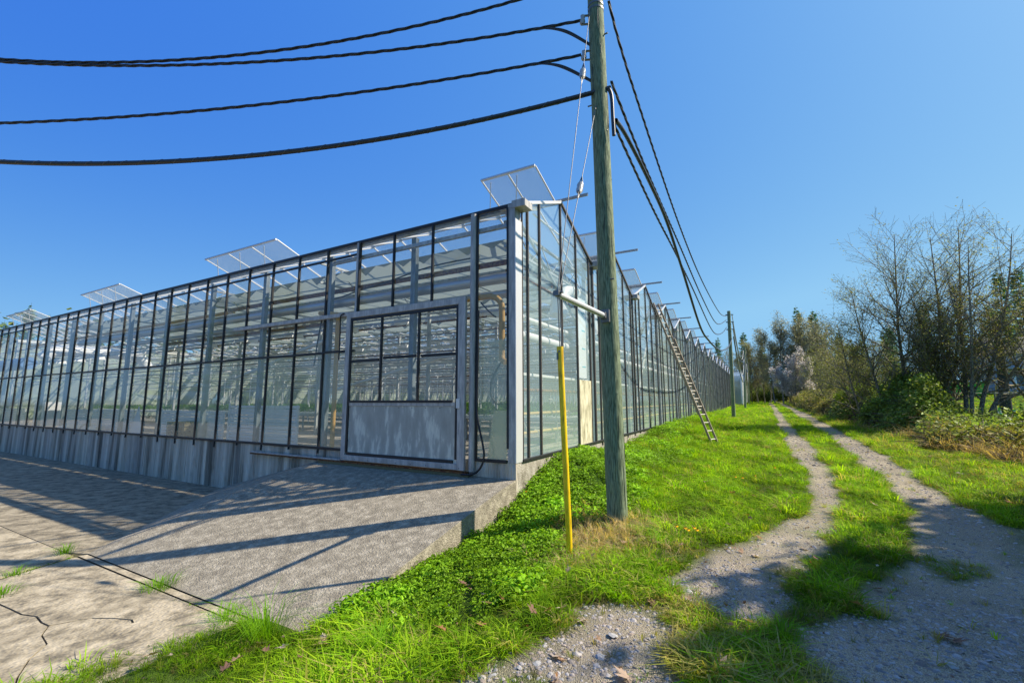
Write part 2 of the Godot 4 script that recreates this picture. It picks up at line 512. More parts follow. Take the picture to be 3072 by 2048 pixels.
func greenhouse() -> void:
	var rng := RandomNumberGenerator.new()
	rng.seed = 5
	var g := thing("greenhouse", "long glasshouse of many gabled bays on a low concrete wall", "greenhouse")
	# --- concrete base, long side: uneven board-marked panels with recessed joints
	var x := 0.0
	var core := MB.new()
	core.box(Vector3(-LONG, -1.0, -0.2), Vector3(-0.02, Y0 - 0.01, -0.045))
	build("base_core", core, M.wall, g)
	while x > -LONG:
		var w := rng.randf_range(0.5, 1.05)
		if x > -4.6: w = 4.6 if x > -0.2 else w
		if x == 0.0: w = 0.9
		elif x > -1.0: w = 3.1
		var pan := MB.new()
		var t := rng.randf_range(0.7, 1.12)
		if x < -5.0 and rng.randf() < 0.22:      # where the gutter drips the concrete is black with damp
			w = rng.randf_range(0.12, 0.3); t = rng.randf_range(0.42, 0.6)
		pan.col = Color(t, t, t * rng.randf_range(0.98, 1.04))
		pan.box(Vector3(x - w + 0.006, -1.0, -0.05), Vector3(x - 0.006 if x < 0 else 0.0, Y0, rng.randf_range(-0.006, 0.004)))
		build("concrete_panel", pan, M.wall, g)
		x -= w
	# --- concrete base, gable side
	var gc := MB.new()
	gc.box(Vector3(-0.2, -1.0, BACK), Vector3(-0.05, Y0 - 0.01, -0.21))
	build("base_core", gc, M.curb, g)
	var z := -0.002
	for j in BAYS:
		var pan := MB.new()
		var t := rng.randf_range(0.92, 1.05)
		pan.col = Color(t, t, t)
		pan.box(Vector3(-0.05, -1.0, -4.0 * (j + 1) + 0.004), Vector3(0.0, Y0, -4.0 * j - (0.004 if j else 0.05)))
		build("concrete_panel", pan, M.curb, g)
	# --- long side glazing
	var bs := [0.155]
	while bs[bs.size() - 1] < LONG:
		bs.append(0.80 + 0.9925 * (bs.size() - 1))
	for i in bs.size():
		var b: float = bs[i]
		if i == 0:
			bar("mullion", Vector3(-b + 0.01, Y0 + 0.22, 0.0), Vector3(-b + 0.01, YE - 0.03, 0.0), 0.035, 0.05, M.black, g, Vector3.BACK)
			continue
		if b > LONG: break
		if i <= 4 and i >= 2 and i < 4:
			bar("mullion", Vector3(-b, 3.42, 0.0), Vector3(-b, YE - 0.03, 0.0), 0.04, 0.05, M.black, g, Vector3.BACK)
		elif i == 1 or i == 4:
			continue
		else:
			bar("mullion", Vector3(-b, Y0, 0.0), Vector3(-b, YE - 0.03, 0.0), 0.042, 0.05, M.black, g, Vector3.BACK)
			bar("mullion_tail", Vector3(-b, Y0 + 0.03, 0.012), Vector3(-b + rng.randf_range(0.0, 0.05), Y0 - rng.randf_range(0.06, 0.17), 0.026), 0.035, 0.03, M.black, g, Vector3.BACK)
	var zg := -0.012
	for i in bs.size() - 1:
		var a: float = bs[i]; var b: float = minf(bs[i + 1], LONG)
		if a >= LONG: break
		var lowp: Array = M.panes_low; var top: Array = M.panes
		if i >= 1 and i < 4:      # above the sliding door
			sheet("pane", [Vector3(-a, 3.4, zg), Vector3(-a, YE - 0.03, zg), Vector3(-b, YE - 0.03, zg), Vector3(-b, 3.4, zg)], top[rng.randi() % 3], g)
			continue
		var cuts := [Y0, 2.63, 4.70, YE - 0.03]
		if i == 0: cuts = [Y0, 2.63, YE - 0.03]
		for k in cuts.size() - 1:
			var mat: StandardMaterial3D = lowp[rng.randi() % 3] if k == 0 else top[rng.randi() % 3]
			var wob := rng.randf_range(-0.004, 0.004)
			sheet("pane", [Vector3(-a, cuts[k], zg + wob), Vector3(-a, cuts[k + 1], zg - wob), Vector3(-b, cuts[k + 1], zg + wob), Vector3(-b, cuts[k], zg - wob)], mat, g)
		if i > 0:
			bar("transom", Vector3(-a - 0.02, 2.63 + rng.randf_range(-0.012, 0.012), 0.002), Vector3(-b + 0.02, 2.63 + rng.randf_range(-0.012, 0.012), 0.002), 0.04, 0.05, M.black, g)
			bar("transom", Vector3(-a - 0.02, 4.70, 0.002), Vector3(-b + 0.02, 4.70, 0.002), 0.035, 0.045, M.black, g)
		bar("sill_strip", Vector3(-a - 0.004, Y0 + 0.015, 0.006), Vector3(-b, Y0 + 0.015, 0.006), 0.05, 0.05, M.black, g)
	bar("inner_purlin", Vector3(-0.16, 4.66, -0.11), Vector3(-4.7, 4.66, -0.11), 0.08, 0.07, M.galv, g)
	bar("eave_beam", Vector3(0.05, YE, -0.02), Vector3(-LONG, YE, -0.02), 0.06, 0.05, M.black, g)
	bar("eave_beam", Vector3(0.04, YE + 0.04, -0.07), Vector3(-LONG, YE + 0.04, -0.07), 0.09, 0.03, M.bronze, g)
	# --- corner post and the gutter end above it
	var cp := MB.new()
	cp.box(Vector3(-0.14, Y0, -0.2), Vector3(-0.004, YE + 0.02, 0.012))
	build("corner_post", cp, M.alu, g)
	var cf := MB.new()
	cf.box(Vector3(-0.004, Y0 + 0.002, -0.215), Vector3(0.012, YE - 0.25, 0.014))
	build("corner_flashing", cf, M.alu_bright, g)
	bar("mullion", Vector3(0.006, Y0, -0.235), Vector3(0.006, YE + 0.04, -0.235), 0.02, 0.03, M.bronze, g, Vector3.RIGHT)
	# --- door posts, rails and the sliding door
	pipe("door_post", Vector3(-0.83, 0.42, 0.04), Vector3(-0.83, YE - 0.03, 0.04), 0.055, M.alu, g, 14)
	bar("door_post", Vector3(-0.765, 0.6, 0.01), Vector3(-0.765, YE - 0.03, 0.01), 0.035, 0.05, M.black, g, Vector3.BACK)
	bar("door_post", Vector3(-3.78, 3.42, 0.02), Vector3(-3.78, YE - 0.03, 0.02), 0.06, 0.07, M.alu, g, Vector3.BACK)
	bar("door_post", Vector3(-3.735, 3.42, 0.02), Vector3(-3.735, YE - 0.03, 0.02), 0.03, 0.07, M.black, g, Vector3.BACK)
	bar("door_rail", Vector3(-3.9, 3.385, 0.1), Vector3(-8.05, 3.385, 0.1), 0.07, 0.08, M.alu, g)
	bar("bottom_rail", Vector3(-0.9, 0.395, 0.07), Vector3(-7.0, 0.395, 0.07), 0.1, 0.03, M.rusty, g)
	bar("bottom_rail", Vector3(-3.95, 0.43, 0.1), Vector3(-7.0, 0.43, 0.1), 0.05, 0.03, M.alu, g)
	bar("threshold", Vector3(-0.85, 0.345, 0.055), Vector3(-4.6, 0.345, 0.055), 0.11, 0.07, M.timber, g)
	var d := Node3D.new()
	d.name = "sliding_door"
	g.add_child(d, true)
	tag(d, "grey framed sliding door with peeling lower sheet and six panes")
	var L := -0.92; var R := -3.92; var B := 0.44; var T := 3.41; var fw := 0.15; var zd := 0.115
	bar("frame", Vector3(L - 0.075, B, zd), Vector3(L - 0.075, T, zd), 0.15, 0.06, M.alu, d, Vector3.BACK)
	bar("frame", Vector3(R + 0.06, B, zd), Vector3(R + 0.06, T, zd), 0.12, 0.06, M.alu, d, Vector3.BACK)
	bar("frame", Vector3(L - 0.15, T - 0.06, zd), Vector3(R + 0.12, T - 0.06, zd), 0.06, 0.12, M.alu, d)
	bar("frame", Vector3(L - 0.15, B + 0.05, zd), Vector3(R + 0.12, B + 0.05, zd), 0.06, 0.10, M.alu, d)
	bar("frame", Vector3(L - 0.15, 1.535, zd - 0.012), Vector3(R + 0.12, 1.535, zd - 0.012), 0.05, 0.07, M.alu, d)
	bar("gasket", Vector3(L - 0.19, T - 0.16, zd + 0.012), Vector3(R + 0.13, T - 0.16, zd + 0.012), 0.03, 0.055, M.black, d)
	bar("gasket", Vector3(L - 0.24, B + 0.13, zd + 0.012), Vector3(R + 0.16, B + 0.13, zd + 0.012), 0.03, 0.05, M.black, d)
	bar("gasket", Vector3(L - 0.27, 1.585, zd + 0.012), Vector3(R + 0.16, 1.585, zd + 0.012), 0.03, 0.045, M.black, d)
	bar("gasket", Vector3(L - 0.175, B + 0.17, zd + 0.008), Vector3(L - 0.175, T - 0.13, zd + 0.008), 0.045, 0.04, M.black, d, Vector3.BACK)
	bar("gasket", Vector3(R + 0.145, B + 0.15, zd + 0.008), Vector3(R + 0.145, T - 0.13, zd + 0.008), 0.045, 0.04, M.black, d, Vector3.BACK)
	var cx := [L - 0.15, -1.98, -2.93, R + 0.12]
	var dx := [2.415, 2.425, 2.395]
	for k in 3:
		var xa: float = cx[k]; var xb: float = cx[k + 1]
		if k > 0:
			bar("glazing_bar", Vector3(xa, 1.60, zd), Vector3(xa, T - 0.14, zd), 0.045, 0.04, M.black, d, Vector3.BACK)
		bar("glazing_bar", Vector3(xa - (0.06 if k else 0.03), dx[k], zd), Vector3(xb + (0.07 if k < 2 else 0.01), dx[k], zd), 0.035, 0.05, M.black, d)
		sheet("pane", [Vector3(xa, 1.56, zd - 0.01), Vector3(xa, dx[k], zd - 0.01), Vector3(xb, dx[k], zd - 0.01), Vector3(xb, 1.56, zd - 0.01)], M.panes[1], d)
		sheet("pane", [Vector3(xa, dx[k], zd - 0.008), Vector3(xa, T - 0.1, zd - 0.012), Vector3(xb, T - 0.1, zd - 0.012), Vector3(xb, dx[k], zd - 0.008)], M.panes[0], d)
	var ps := MB.new()
	ps.box(Vector3(R + 0.12, B + 0.1, zd - 0.02), Vector3(L - 0.15, 1.5, zd - 0.002))
	build("door_sheet", ps, M.peeling, d)
	for k in 9:
		pipe("rivet", Vector3(lerpf(R + 0.2, L - 0.22, k / 8.0), 1.47, zd - 0.004), Vector3(lerpf(R + 0.2, L - 0.22, k / 8.0), 1.47, zd + 0.004), 0.009, M.wire, d, 6)
		pipe("rivet", Vector3(lerpf(R + 0.06, L - 0.1, k / 8.0), B + 0.03, zd + 0.026), Vector3(lerpf(R + 0.06, L - 0.1, k / 8.0), B + 0.03, zd + 0.036), 0.01, M.wire, d, 6)
	var la := MB.new()
	la.box(Vector3(L - 0.16, 1.47, zd + 0.032), Vector3(L - 0.085, 1.63, zd + 0.05))
	build("latch", la, M.alu_bright, d)
	# hoses
	var hose := MB.new()
	hose.tube(smooth_line([Vector3(-0.70, 3.15, 0.06), Vector3(-0.71, 2.3, 0.06), Vector3(-0.71, 1.55, 0.08), Vector3(-0.66, 1.25, 0.11), Vector3(-0.56, 0.92, 0.13), Vector3(-0.52, 0.70, 0.14), Vector3(-0.58, 0.52, 0.14), Vector3(-0.74, 0.40, 0.12), Vector3(-0.98, 0.37, 0.13)], 6), PackedFloat32Array([0.018]), 8, true)
	build("hose", hose, M.black, g)
	var hose2 := MB.new()
	hose2.tube(smooth_line([Vector3(-3.98, 3.40, 0.16), Vector3(-4.08, 3.36, 0.16), Vector3(-4.13, 3.2, 0.12), Vector3(-4.17, 2.75, 0.08), Vector3(-4.2, 2.45, 0.06)], 5), PackedFloat32Array([0.014]), 8, true)
	build("hose", hose2, M.black, g)
	# --- gables
	var frac := [0.0, 0.45, 0.95, 2.0, 2.87, 3.72]
	for j in BAYS:
		var z0 := -4.0 * j
		# post and gutter end
		if j > 0:
			bar("gable_post", Vector3(-0.02, Y0, z0), Vector3(-0.02, YE - 0.06, z0), 0.06, 0.1, M.bronze if j < 3 else M.galv, g, Vector3.RIGHT)
		var ge := MB.new()
		var ze := z0 + (0.06 if j else 0.02)
		ge.box(Vector3(-0.3, YE - 0.06, z0 - 0.26), Vector3(0.2, YE - 0.05, ze))
		ge.box(Vector3(-0.3 if j else -0.06, YE - 0.05, ze - 0.01), Vector3(0.2, YE + 0.07, ze))
		ge.box(Vector3(-0.3, YE - 0.05, z0 - 0.26), Vector3(0.2, YE + 0.08, z0 - 0.25))
		ge.box(Vector3(0.19, YE - 0.05, z0 - 0.25), Vector3(0.2, YE + 0.06, ze - 0.01))
		build("gutter_end", ge, M.alu, g)
		bar("gutter", Vector3(-0.31, YE - 0.01, z0 - (0.1 if j else 0.15)), Vector3(-LONG, YE - 0.01, z0 - (0.1 if j else 0.15)), 0.3 if j else 0.1, 0.10 if j else 0.05, M.galv, g)
		# verge bars and ridge
		bar("verge", Vector3(0.02, YE + 0.06, z0 - 0.1), Vector3(0.02, YR + 0.02, z0 - 2.0), 0.05, 0.06, M.alu_bright, g)
		bar("verge", Vector3(0.02, YR + 0.02, z0 - 2.0), Vector3(0.02, YE - 0.02, z0 - 4.02), 0.05, 0.06, M.bronze, g)
		bar("ridge", Vector3(0.03, YR + 0.03, z0 - 2.0), Vector3(-LONG, YR + 0.03, z0 - 2.0), 0.06, 0.07, M.alu, g)
		bar("vent_rod", Vector3(0.66 + rng.randf_range(-0.06, 0.06), YR + 0.09, z0 - 2.06), Vector3(-1.5, YR + 0.09, z0 - 2.06), 0.035, 0.06, M.alu, g)
		# mullions and panes
		for k in 6:
			var f: float = frac[k]
			var fn: float = frac[k + 1] if k < 5 else 4.0
			var zz := z0 - f
			if k > 0 and not (j == 0 and k == 5 and false):
				bar("mullion", Vector3(0.0, Y0, zz), Vector3(0.0, roof_at(zz) - 0.02, zz), 0.036, 0.05, M.bronze, g, Vector3.RIGHT)
				if j < 6 and j > 0:
					bar("mullion_tail", Vector3(0.012, Y0 + 0.03, zz), Vector3(0.02, Y0 - rng.randf_range(0.02, 0.1), zz + rng.randf_range(-0.01, 0.02)), 0.03, 0.025, M.black, g, Vector3.RIGHT)
			if k == 0 and j == 0: zz = -0.24
			if k == 5 and j > 8: continue
			var zn := z0 - fn
			if k == 4 and j > 8: zn = z0 - 4.0
			var wob := rng.randf_range(-0.005, 0.005)
			var gl: StandardMaterial3D = M.panes_gable[rng.randi() % 3]
			var xs := -0.012
			var split := 2.06
			if j < 3:
				sheet("pane", [Vector3(xs + wob, Y0, zz), Vector3(xs - wob, Y0, zn), Vector3(xs - wob * 0.5, split, zn), Vector3(xs + wob * 0.5, split, zz)], gl, g)
				sheet("pane", [Vector3(xs + wob * 0.5, split, zz), Vector3(xs - wob * 0.5, split, zn), Vector3(xs + wob, roof_at(zn) - 0.01, zn), Vector3(xs - wob, roof_at(zz) - 0.01, zz)], M.panes_gable[rng.randi() % 2], g)
			else:
				sheet("pane", [Vector3(xs + wob, Y0, zz), Vector3(xs - wob, Y0, zn), Vector3(xs + wob, roof_at(zn) - 0.01, zn), Vector3(xs - wob, roof_at(zz) - 0.01, zz)], gl, g)
		bar("sill_strip", Vector3(0.006, Y0 + 0.015, z0 - (0.21 if j == 0 else 0.01)), Vector3(0.006, Y0 + 0.015, z0 - 3.995), 0.05, 0.05, M.black, g)
		bar("inner_rail", Vector3(-0.15, 2.06, z0 - 0.2), Vector3(-0.15, 2.06, z0 - 3.95), 0.05, 0.05, M.white, g)
		# vents near this gable
		if j % 3 == 0 or j < 7:
			vent(g, -1.36, -0.1, z0 - 2.0, 1 if j > 2 else 2)
	# cream infill sheet, white sheet with cyan marks
	var cr := MB.new()
	cr.box(Vector3(-0.008, Y0 + 0.04, -3.70), Vector3(0.012, 2.05, -2.94))
	build("infill_sheet", cr, M.cream, g)
	var ws := MB.new()
	ws.box(Vector3(-0.05, 2.1, -3.55), Vector3(-0.035, 3.95, -3.05))
	var wsn := build("white_sheet", ws, M.white, g)
	for k in 4:
		var mk := MB.new()
		mk.box(Vector3(-0.035, 2.35 + 0.42 * k, -3.48), Vector3(-0.03, 2.375 + 0.42 * k, -3.26))
		build("cyan_mark", mk, M.cyan, wsn)
	# more vents along the first two ridges
	for k in 3:
		vent(g, -12.1 - 10.0 * k, -8.35 - 10.0 * k, -2.0, 3)
		vent(g, -17.1 - 10.0 * k, -13.35 - 10.0 * k, -6.0, 3)
	# --- roof glazing and bars
	for s in 2:
		for k in 34:
			var za := -0.1 if s == 0 else -4.0
			var zb := -2.0
			sheet("roof_pane", [Vector3(-k, YE + 0.05, za), Vector3(-k, YR, zb), Vector3(-k - 1, YR, zb), Vector3(-k - 1, YE + 0.05, za)], M.roof_glass, g)
			bar("roof_bar", Vector3(-k - 0.5, YE + 0.02, za), Vector3(-k - 0.5, YR - 0.03, zb), 0.03, 0.04, M.alu_bright, g)
	var rg := MB.new(); var rb := MB.new()
	for j in range(1, BAYS):
		var z0 := -4.0 * j
		for s in 2:
			var za := z0 - 4.0 * s
			var zb := z0 - 2.0
			rg.quad(Vector3(0, YE + 0.05, za), Vector3(0, YR, zb), Vector3(-LONG, YR, zb), Vector3(-LONG, YE + 0.05, za), Vector3.UP)
			if j < 9:
				for k in 34:
					rb.bar(Vector3(-k - 0.5, YE + 0.02, za), Vector3(-k - 0.5, YR - 0.03, zb), 0.03, 0.04)
	build("roof_glazing", rg, M.roof_glass, g).set_meta("kind", "stuff")
	build("roof_bars", rb, M.alu_bright, g).set_meta("kind", "stuff")
	# --- end walls out of sight but closing the house
	var ew := MB.new()
	ew.box(Vector3(-LONG - 0.1, -1.0, BACK), Vector3(-LONG, Y0, 0))
	ew.box(Vector3(-LONG, -1.0, BACK - 0.1), Vector3(0, Y0, BACK))
	build("end_wall_base", ew, M.wall, g)
	sheet("end_glazing", [Vector3(-LONG, Y0, 0), Vector3(-LONG, YE, 0), Vector3(-LONG, YE, BACK), Vector3(-LONG, Y0, BACK)], M.end_glass, g)
	sheet("end_glazing", [Vector3(-LONG, Y0, BACK), Vector3(-LONG, YE, BACK), Vector3(0, YE, BACK), Vector3(0, Y0, BACK)], M.end_glass, g)
	var lines := [[4.05, 0.5], [3.55, 2.2], [3.2, 3.6], [2.3, 0.8], [2.95, 1.9], [4.4, 3.1], [2.7, 3.4], [3.85, 1.3]]
	for j in range(1, BAYS):
		for q in lines:
			pipe("wire_rail", Vector3(-0.6, q[0] + 0.03 * sin(j * 3.0 + q[1]), -4.0 * j - q[1]), Vector3(-LONG + 0.5, q[0] + 0.03 * cos(j * 2.0), -4.0 * j - q[1]), 0.016, [M.offwhite, M.galv, M.rusty, M.steel][(j + int(q[1] * 10.0)) % 4], g, 5)
	for k in 16:
		pipe("cross_wire", Vector3(-1.5 - 2.0 * k, 3.95, -0.4), Vector3(-1.5 - 2.0 * k, 3.95, BACK + 0.4), 0.014, M.galv, g, 5)
	for k in 17:
		bar("end_mullion", Vector3(-LONG + 0.05, Y0, -4.0 * k - 2.0), Vector3(-LONG + 0.05, YE, -4.0 * k - 2.0), 0.05, 0.05, M.galv, g)
	# --- floor
	var fl := MB.new()
	fl.box(Vector3(-LONG, 0.2, BACK), Vector3(-0.2, 0.42, -0.2))
	build("floor", fl, M.curb, g)
	# --- columns
	for i in 13:
		bar("column", Vector3(-2.5 * (i + 1), 0.42, -0.3), Vector3(-2.5 * (i + 1), YE - 0.06, -0.3), 0.12, 0.10, M.column, g, Vector3.BACK)
	for j in range(1, BAYS):
		for i in 7:
			bar("column", Vector3(-0.25 - 5.0 * i, 0.42, -4.0 * j - 0.1), Vector3(-0.25 - 5.0 * i, YE - 0.06, -4.0 * j - 0.1), 0.10, 0.08, M.galv, g, Vector3.BACK)
	# --- trellis girders across the bays
	for i in 7:
		var tg := MB.new()
		var xg := -0.35 - 5.0 * i
		tg.box(Vector3(xg - 0.025, 4.78, BACK), Vector3(xg + 0.025, 4.83, -0.25))
		tg.box(Vector3(xg - 0.025, 4.33, BACK), Vector3(xg + 0.025, 4.38, -0.25))
		var zz := -0.3
		var upw := false
		while zz > BACK + 0.6:
			tg.bar(Vector3(xg, 4.80 if upw else 4.36, zz), Vector3(xg, 4.36 if upw else 4.80, zz - 0.5), 0.02, 0.02)
			upw = not upw
			zz -= 0.5
		build("trellis_girder", tg, M.galv, g)
	# --- pipes: along the long side first
	pipe("heating_pipe", Vector3(-0.42, 4.14, -0.5), Vector3(-9.5, 4.14, -0.5), 0.055, M.rusty, g)
	pipe("heating_pipe", Vector3(-9.5, 4.12, -0.62), Vector3(-26.0, 4.12, -0.62), 0.05, M.ochre, g)
	pipe("air_duct", Vector3(-0.36, 3.86, -0.55), Vector3(-20.0, 3.86, -0.55), 0.10, M.steel, g, 16)
	pipe("air_duct", Vector3(-0.38, 3.62, -0.75), Vector3(-16.0, 3.62, -0.75), 0.075, M.steel, g, 16)
	pipe("heating_pipe", Vector3(-5.2, 3.40, -0.5), Vector3(-13.0, 3.40, -0.5), 0.04, M.rusty, g)
	var yp := MB.new()
	yp.tube(smooth_line([Vector3(-3.9, 3.52, -0.45), Vector3(-1.1, 3.52, -0.45), Vector3(-0.72, 3.50, -0.45), Vector3(-0.56, 3.38, -0.45), Vector3(-0.53, 3.2, -0.45), Vector3(-0.53, 2.5, -0.45), Vector3(-0.5, 2.33, -0.42), Vector3(-0.42, 2.27, -0.40)], 6), PackedFloat32Array([0.055]), 12, true)
	build("bent_pipe", yp, M.ochre, g)
	var yp2 := MB.new()
	yp2.tube(smooth_line([Vector3(-5.35, 3.62, -0.3), Vector3(-5.05, 3.60, -0.3), Vector3(-4.78, 3.5, -0.3), Vector3(-4.72, 3.3, -0.3), Vector3(-4.72, 0.6, -0.3)], 6), PackedFloat32Array([0.05]), 12, true)
	build("bent_pipe", yp2, M.ochre, g)
	var hc := MB.new()
	hc.tube(smooth_line([Vector3(-1.0, 4.3, -0.4), Vector3(-2.2, 4.28, -0.4), Vector3(-3.4, 4.12, -0.4), Vector3(-4.6, 3.98, -0.4), Vector3(-5.3, 3.75, -0.4), Vector3(-5.6, 2.4, -0.4)], 6), PackedFloat32Array([0.016]), 6)
	build("hose", hc, M.black, g)
	var hd := MB.new()
	hd.tube(smooth_line([Vector3(-0.95, 3.4, -0.4), Vector3(-0.75, 3.2, -0.4), Vector3(-0.62, 3.1, -0.4)], 5), PackedFloat32Array([0.014]), 6)
	hd.tube(smooth_line([Vector3(-0.5, 2.3, -0.4), Vector3(-0.66, 2.0, -0.35), Vector3(-0.70, 1.75, -0.35), Vector3(-0.6, 1.55, -0.35), Vector3(-0.5, 1.55, -0.4)], 5), PackedFloat32Array([0.016]), 6)
	build("hose", hd, M.black, g)
	pipe("brace", Vector3(-9.6, 2.25, -0.9), Vector3(-5.6, 3.15, -0.9), 0.045, M.offwhite, g)
	pipe("brace", Vector3(-6.2, 1.9, -1.6), Vector3(-2.6, 2.6, -1.6), 0.04, M.offwhite, g)
	# pipes along the gable wall
	pipe("white_pipe", Vector3(-0.3, 2.80, -0.55), Vector3(-0.3, 2.80, -40.0), 0.085, M.white, g, 14)
	pipe("white_pipe", Vector3(-0.28, 3.12, -0.9), Vector3(-0.28, 3.12, -40.0), 0.05, M.white, g, 12)
	var el := MB.new()
	el.tube(smooth_line([Vector3(-0.26, 4.1, -0.3), Vector3(-0.26, 3.5, -0.32), Vector3(-0.27, 3.2, -0.45), Vector3(-0.28, 3.12, -0.9)], 5), PackedFloat32Array([0.05]), 12)
	build("bent_pipe", el, M.white, g)
	pipe("yellow_pipe", Vector3(-0.22, 1.36, -0.3), Vector3(-0.22, 1.36, -30.0), 0.03, M.yellow_pipe, g)
	pipe("yellow_pipe", Vector3(-0.22, 1.02, -0.3), Vector3(-0.22, 1.02, -30.0), 0.03, M.yellow_pipe, g)
	pipe("heating_pipe", Vector3(-0.4, 3.95, -0.4), Vector3(-0.4, 3.95, -24.0), 0.03, M.rusty, g)
	pipe("heating_pipe", Vector3(-0.5, 1.8, -0.9), Vector3(-0.5, 1.8, -24.0), 0.035, M.rusty, g)
	pipe("gable_brace", Vector3(-0.1, 4.85, -0.25), Vector3(-0.1, 2.9, -4.0), 0.03, M.galv, g)
	pipe("white_pipe", Vector3(-0.15, 5.2, -1.0), Vector3(-0.15, 5.2, -3.3), 0.02, M.white, g)
	for j in [2, 5]:
		pipe("gable_brace", Vector3(-0.2, 0.8, -4.0 * j - 0.3), Vector3(-0.2, 4.8, -4.0 * j - 3.7), 0.05, M.offwhite, g)
	var arch := MB.new()
	arch.tube(smooth_line([Vector3(-0.5, 3.55, -3.0), Vector3(-0.5, 3.95, -3.1), Vector3(-0.5, 4.25, -3.5), Vector3(-0.5, 4.25, -4.6), Vector3(-0.5, 4.0, -5.1), Vector3(-0.5, 3.4, -5.3)], 6), PackedFloat32Array([0.2]), 16, true)
	build("elbow_duct", arch, M.white, g)
	var loop := MB.new()
	for lp in [[-0.30, 1.2], [-0.85, 1.05], [-1.55, 1.6]]:
		loop.tube(smooth_line([Vector3(-0.12, lp[1] + 0.02, lp[0]), Vector3(-0.12, lp[1], lp[0] - 0.22), Vector3(-0.12, lp[1] - 0.22, lp[0] - 0.36), Vector3(-0.12, 0.62, lp[0] - 0.5)], 5), PackedFloat32Array([0.008]), 5)
	build("drip_hose", loop, M.offwhite, g)
	# pipes and rails of the bays behind, running with the gutters
	for j in BAYS:
		var z0 := -4.0 * j
		var mats := [M.galv, M.rusty, M.offwhite, M.steel]
		pipe("heating_pipe", Vector3(-0.6, 4.22, z0 - 1.2), Vector3(-LONG + 0.5, 4.22, z0 - 1.2), 0.035, mats[j % 4], g, 6)
		pipe("heating_pipe", Vector3(-0.6, 4.22, z0 - 2.9), Vector3(-LONG + 0.5, 4.22, z0 - 2.9), 0.035, mats[(j + 1) % 4], g, 6)
		bar("lamp_rail", Vector3(-0.6, 3.72, z0 - 2.0), Vector3(-LONG + 0.5, 3.72, z0 - 2.0), 0.05, 0.04, M.galv, g)
		pipe("grow_pipe", Vector3(-0.6, 3.05, z0 - 3.2), Vector3(-LONG + 0.5, 3.05, z0 - 3.2), 0.025, mats[(j + 2) % 4], g, 6)
		pipe("grow_pipe", Vector3(-0.6, 2.55, z0 - 1.4), Vector3(-LONG + 0.5, 2.55, z0 - 1.4), 0.025, mats[(j + 3) % 4], g, 6)
		bar("crop_rail", Vector3(-0.6, 3.35, z0 - 0.9), Vector3(-LONG + 0.5, 3.35, z0 - 0.9), 0.03, 0.05, mats[(j + 3) % 4], g)
		bar("crop_rail", Vector3(-0.6, 2.85, z0 - 2.6), Vector3(-LONG + 0.5, 2.85, z0 - 2.6), 0.03, 0.04, mats[(j + 1) % 4], g)
		if j > 1:
			for i in 12:
				pipe("crop_post", Vector3(-1.3 - 2.75 * i, 0.42, z0 - 1.4), Vector3(-1.3 - 2.75 * i, 3.0, z0 - 1.4), 0.025, M.white, g, 5)
		# gathered shade cloth hanging in scallops below the roof
		var sc := MB.new()
		var n := 60
		for r in [0, 1]:
			for i in n:
				var xa := -0.45 - (LONG - 1.0) * i / n
				var xb := -0.45 - (LONG - 1.0) * (i + 1) / n
				if j < 3 and xb < -21.5: continue
				var zc: float = z0 - 0.45 - 2.05 * r
				var w := 1.75 if j < 1 else 0.85 + 0.3 * sin(j * 1.7)
				var da := 0.05 * absf(sin(i * 1.9 + j)) ; var db := 0.05 * absf(sin((i + 1) * 1.9 + j))
				var xm := (xa + xb) * 0.5
				sc.quad(Vector3(xa, 4.56, zc), Vector3(xb, 4.56, zc), Vector3(xb, 4.60 - db, zc - w * 0.5), Vector3(xa, 4.60 - da, zc - w * 0.5), Vector3.UP)
				sc.quad(Vector3(xa, 4.60 - da, zc - w * 0.5), Vector3(xb, 4.60 - db, zc - w * 0.5), Vector3(xb, 4.54, zc - w), Vector3(xa, 4.54, zc - w), Vector3.UP)
				var drop := 0.14 + 0.07 * sin(i * 2.3 + j * 1.3)
				sc.tri(Vector3(xa, 4.56, zc), Vector3(xm, 4.56 - drop, zc + 0.03), Vector3(xb, 4.56, zc))
				sc.tri(Vector3(xa, 4.54, zc - w), Vector3(xm, 4.54 - drop, zc - w - 0.02), Vector3(xb, 4.54, zc - w))
		build("shade_screen", sc, M.cloth, g)
		if j > 0:
			bar("screen_wire", Vector3(-0.6, 4.62, z0 - 1.0), Vector3(-LONG + 0.5, 4.62, z0 - 1.0), 0.012, 0.012, M.black, g)
	# big white duct bridging two bays near the far end
	var du := MB.new()
	du.tube(smooth_line([Vector3(-26.0, 3.62, -1.05), Vector3(-26.0, 3.95, -1.35), Vector3(-26.0, 4.05, -1.9), Vector3(-26.0, 4.05, -4.2), Vector3(-26.0, 3.98, -4.8), Vector3(-26.0, 3.45, -5.2)], 4), PackedFloat32Array([0.26]), 16, true)
	build("elbow_duct", du, M.white, g)
	pipe("white_pipe", Vector3(-27.0, 4.40, -0.4), Vector3(-27.0, 4.40, -9.0), 0.1, M.offwhite, g)
	pipe("fan_tube", Vector3(-27.5, 3.45, -1.0), Vector3(-31.5, 3.45, -1.0), 0.3, M.blue, g, 18)

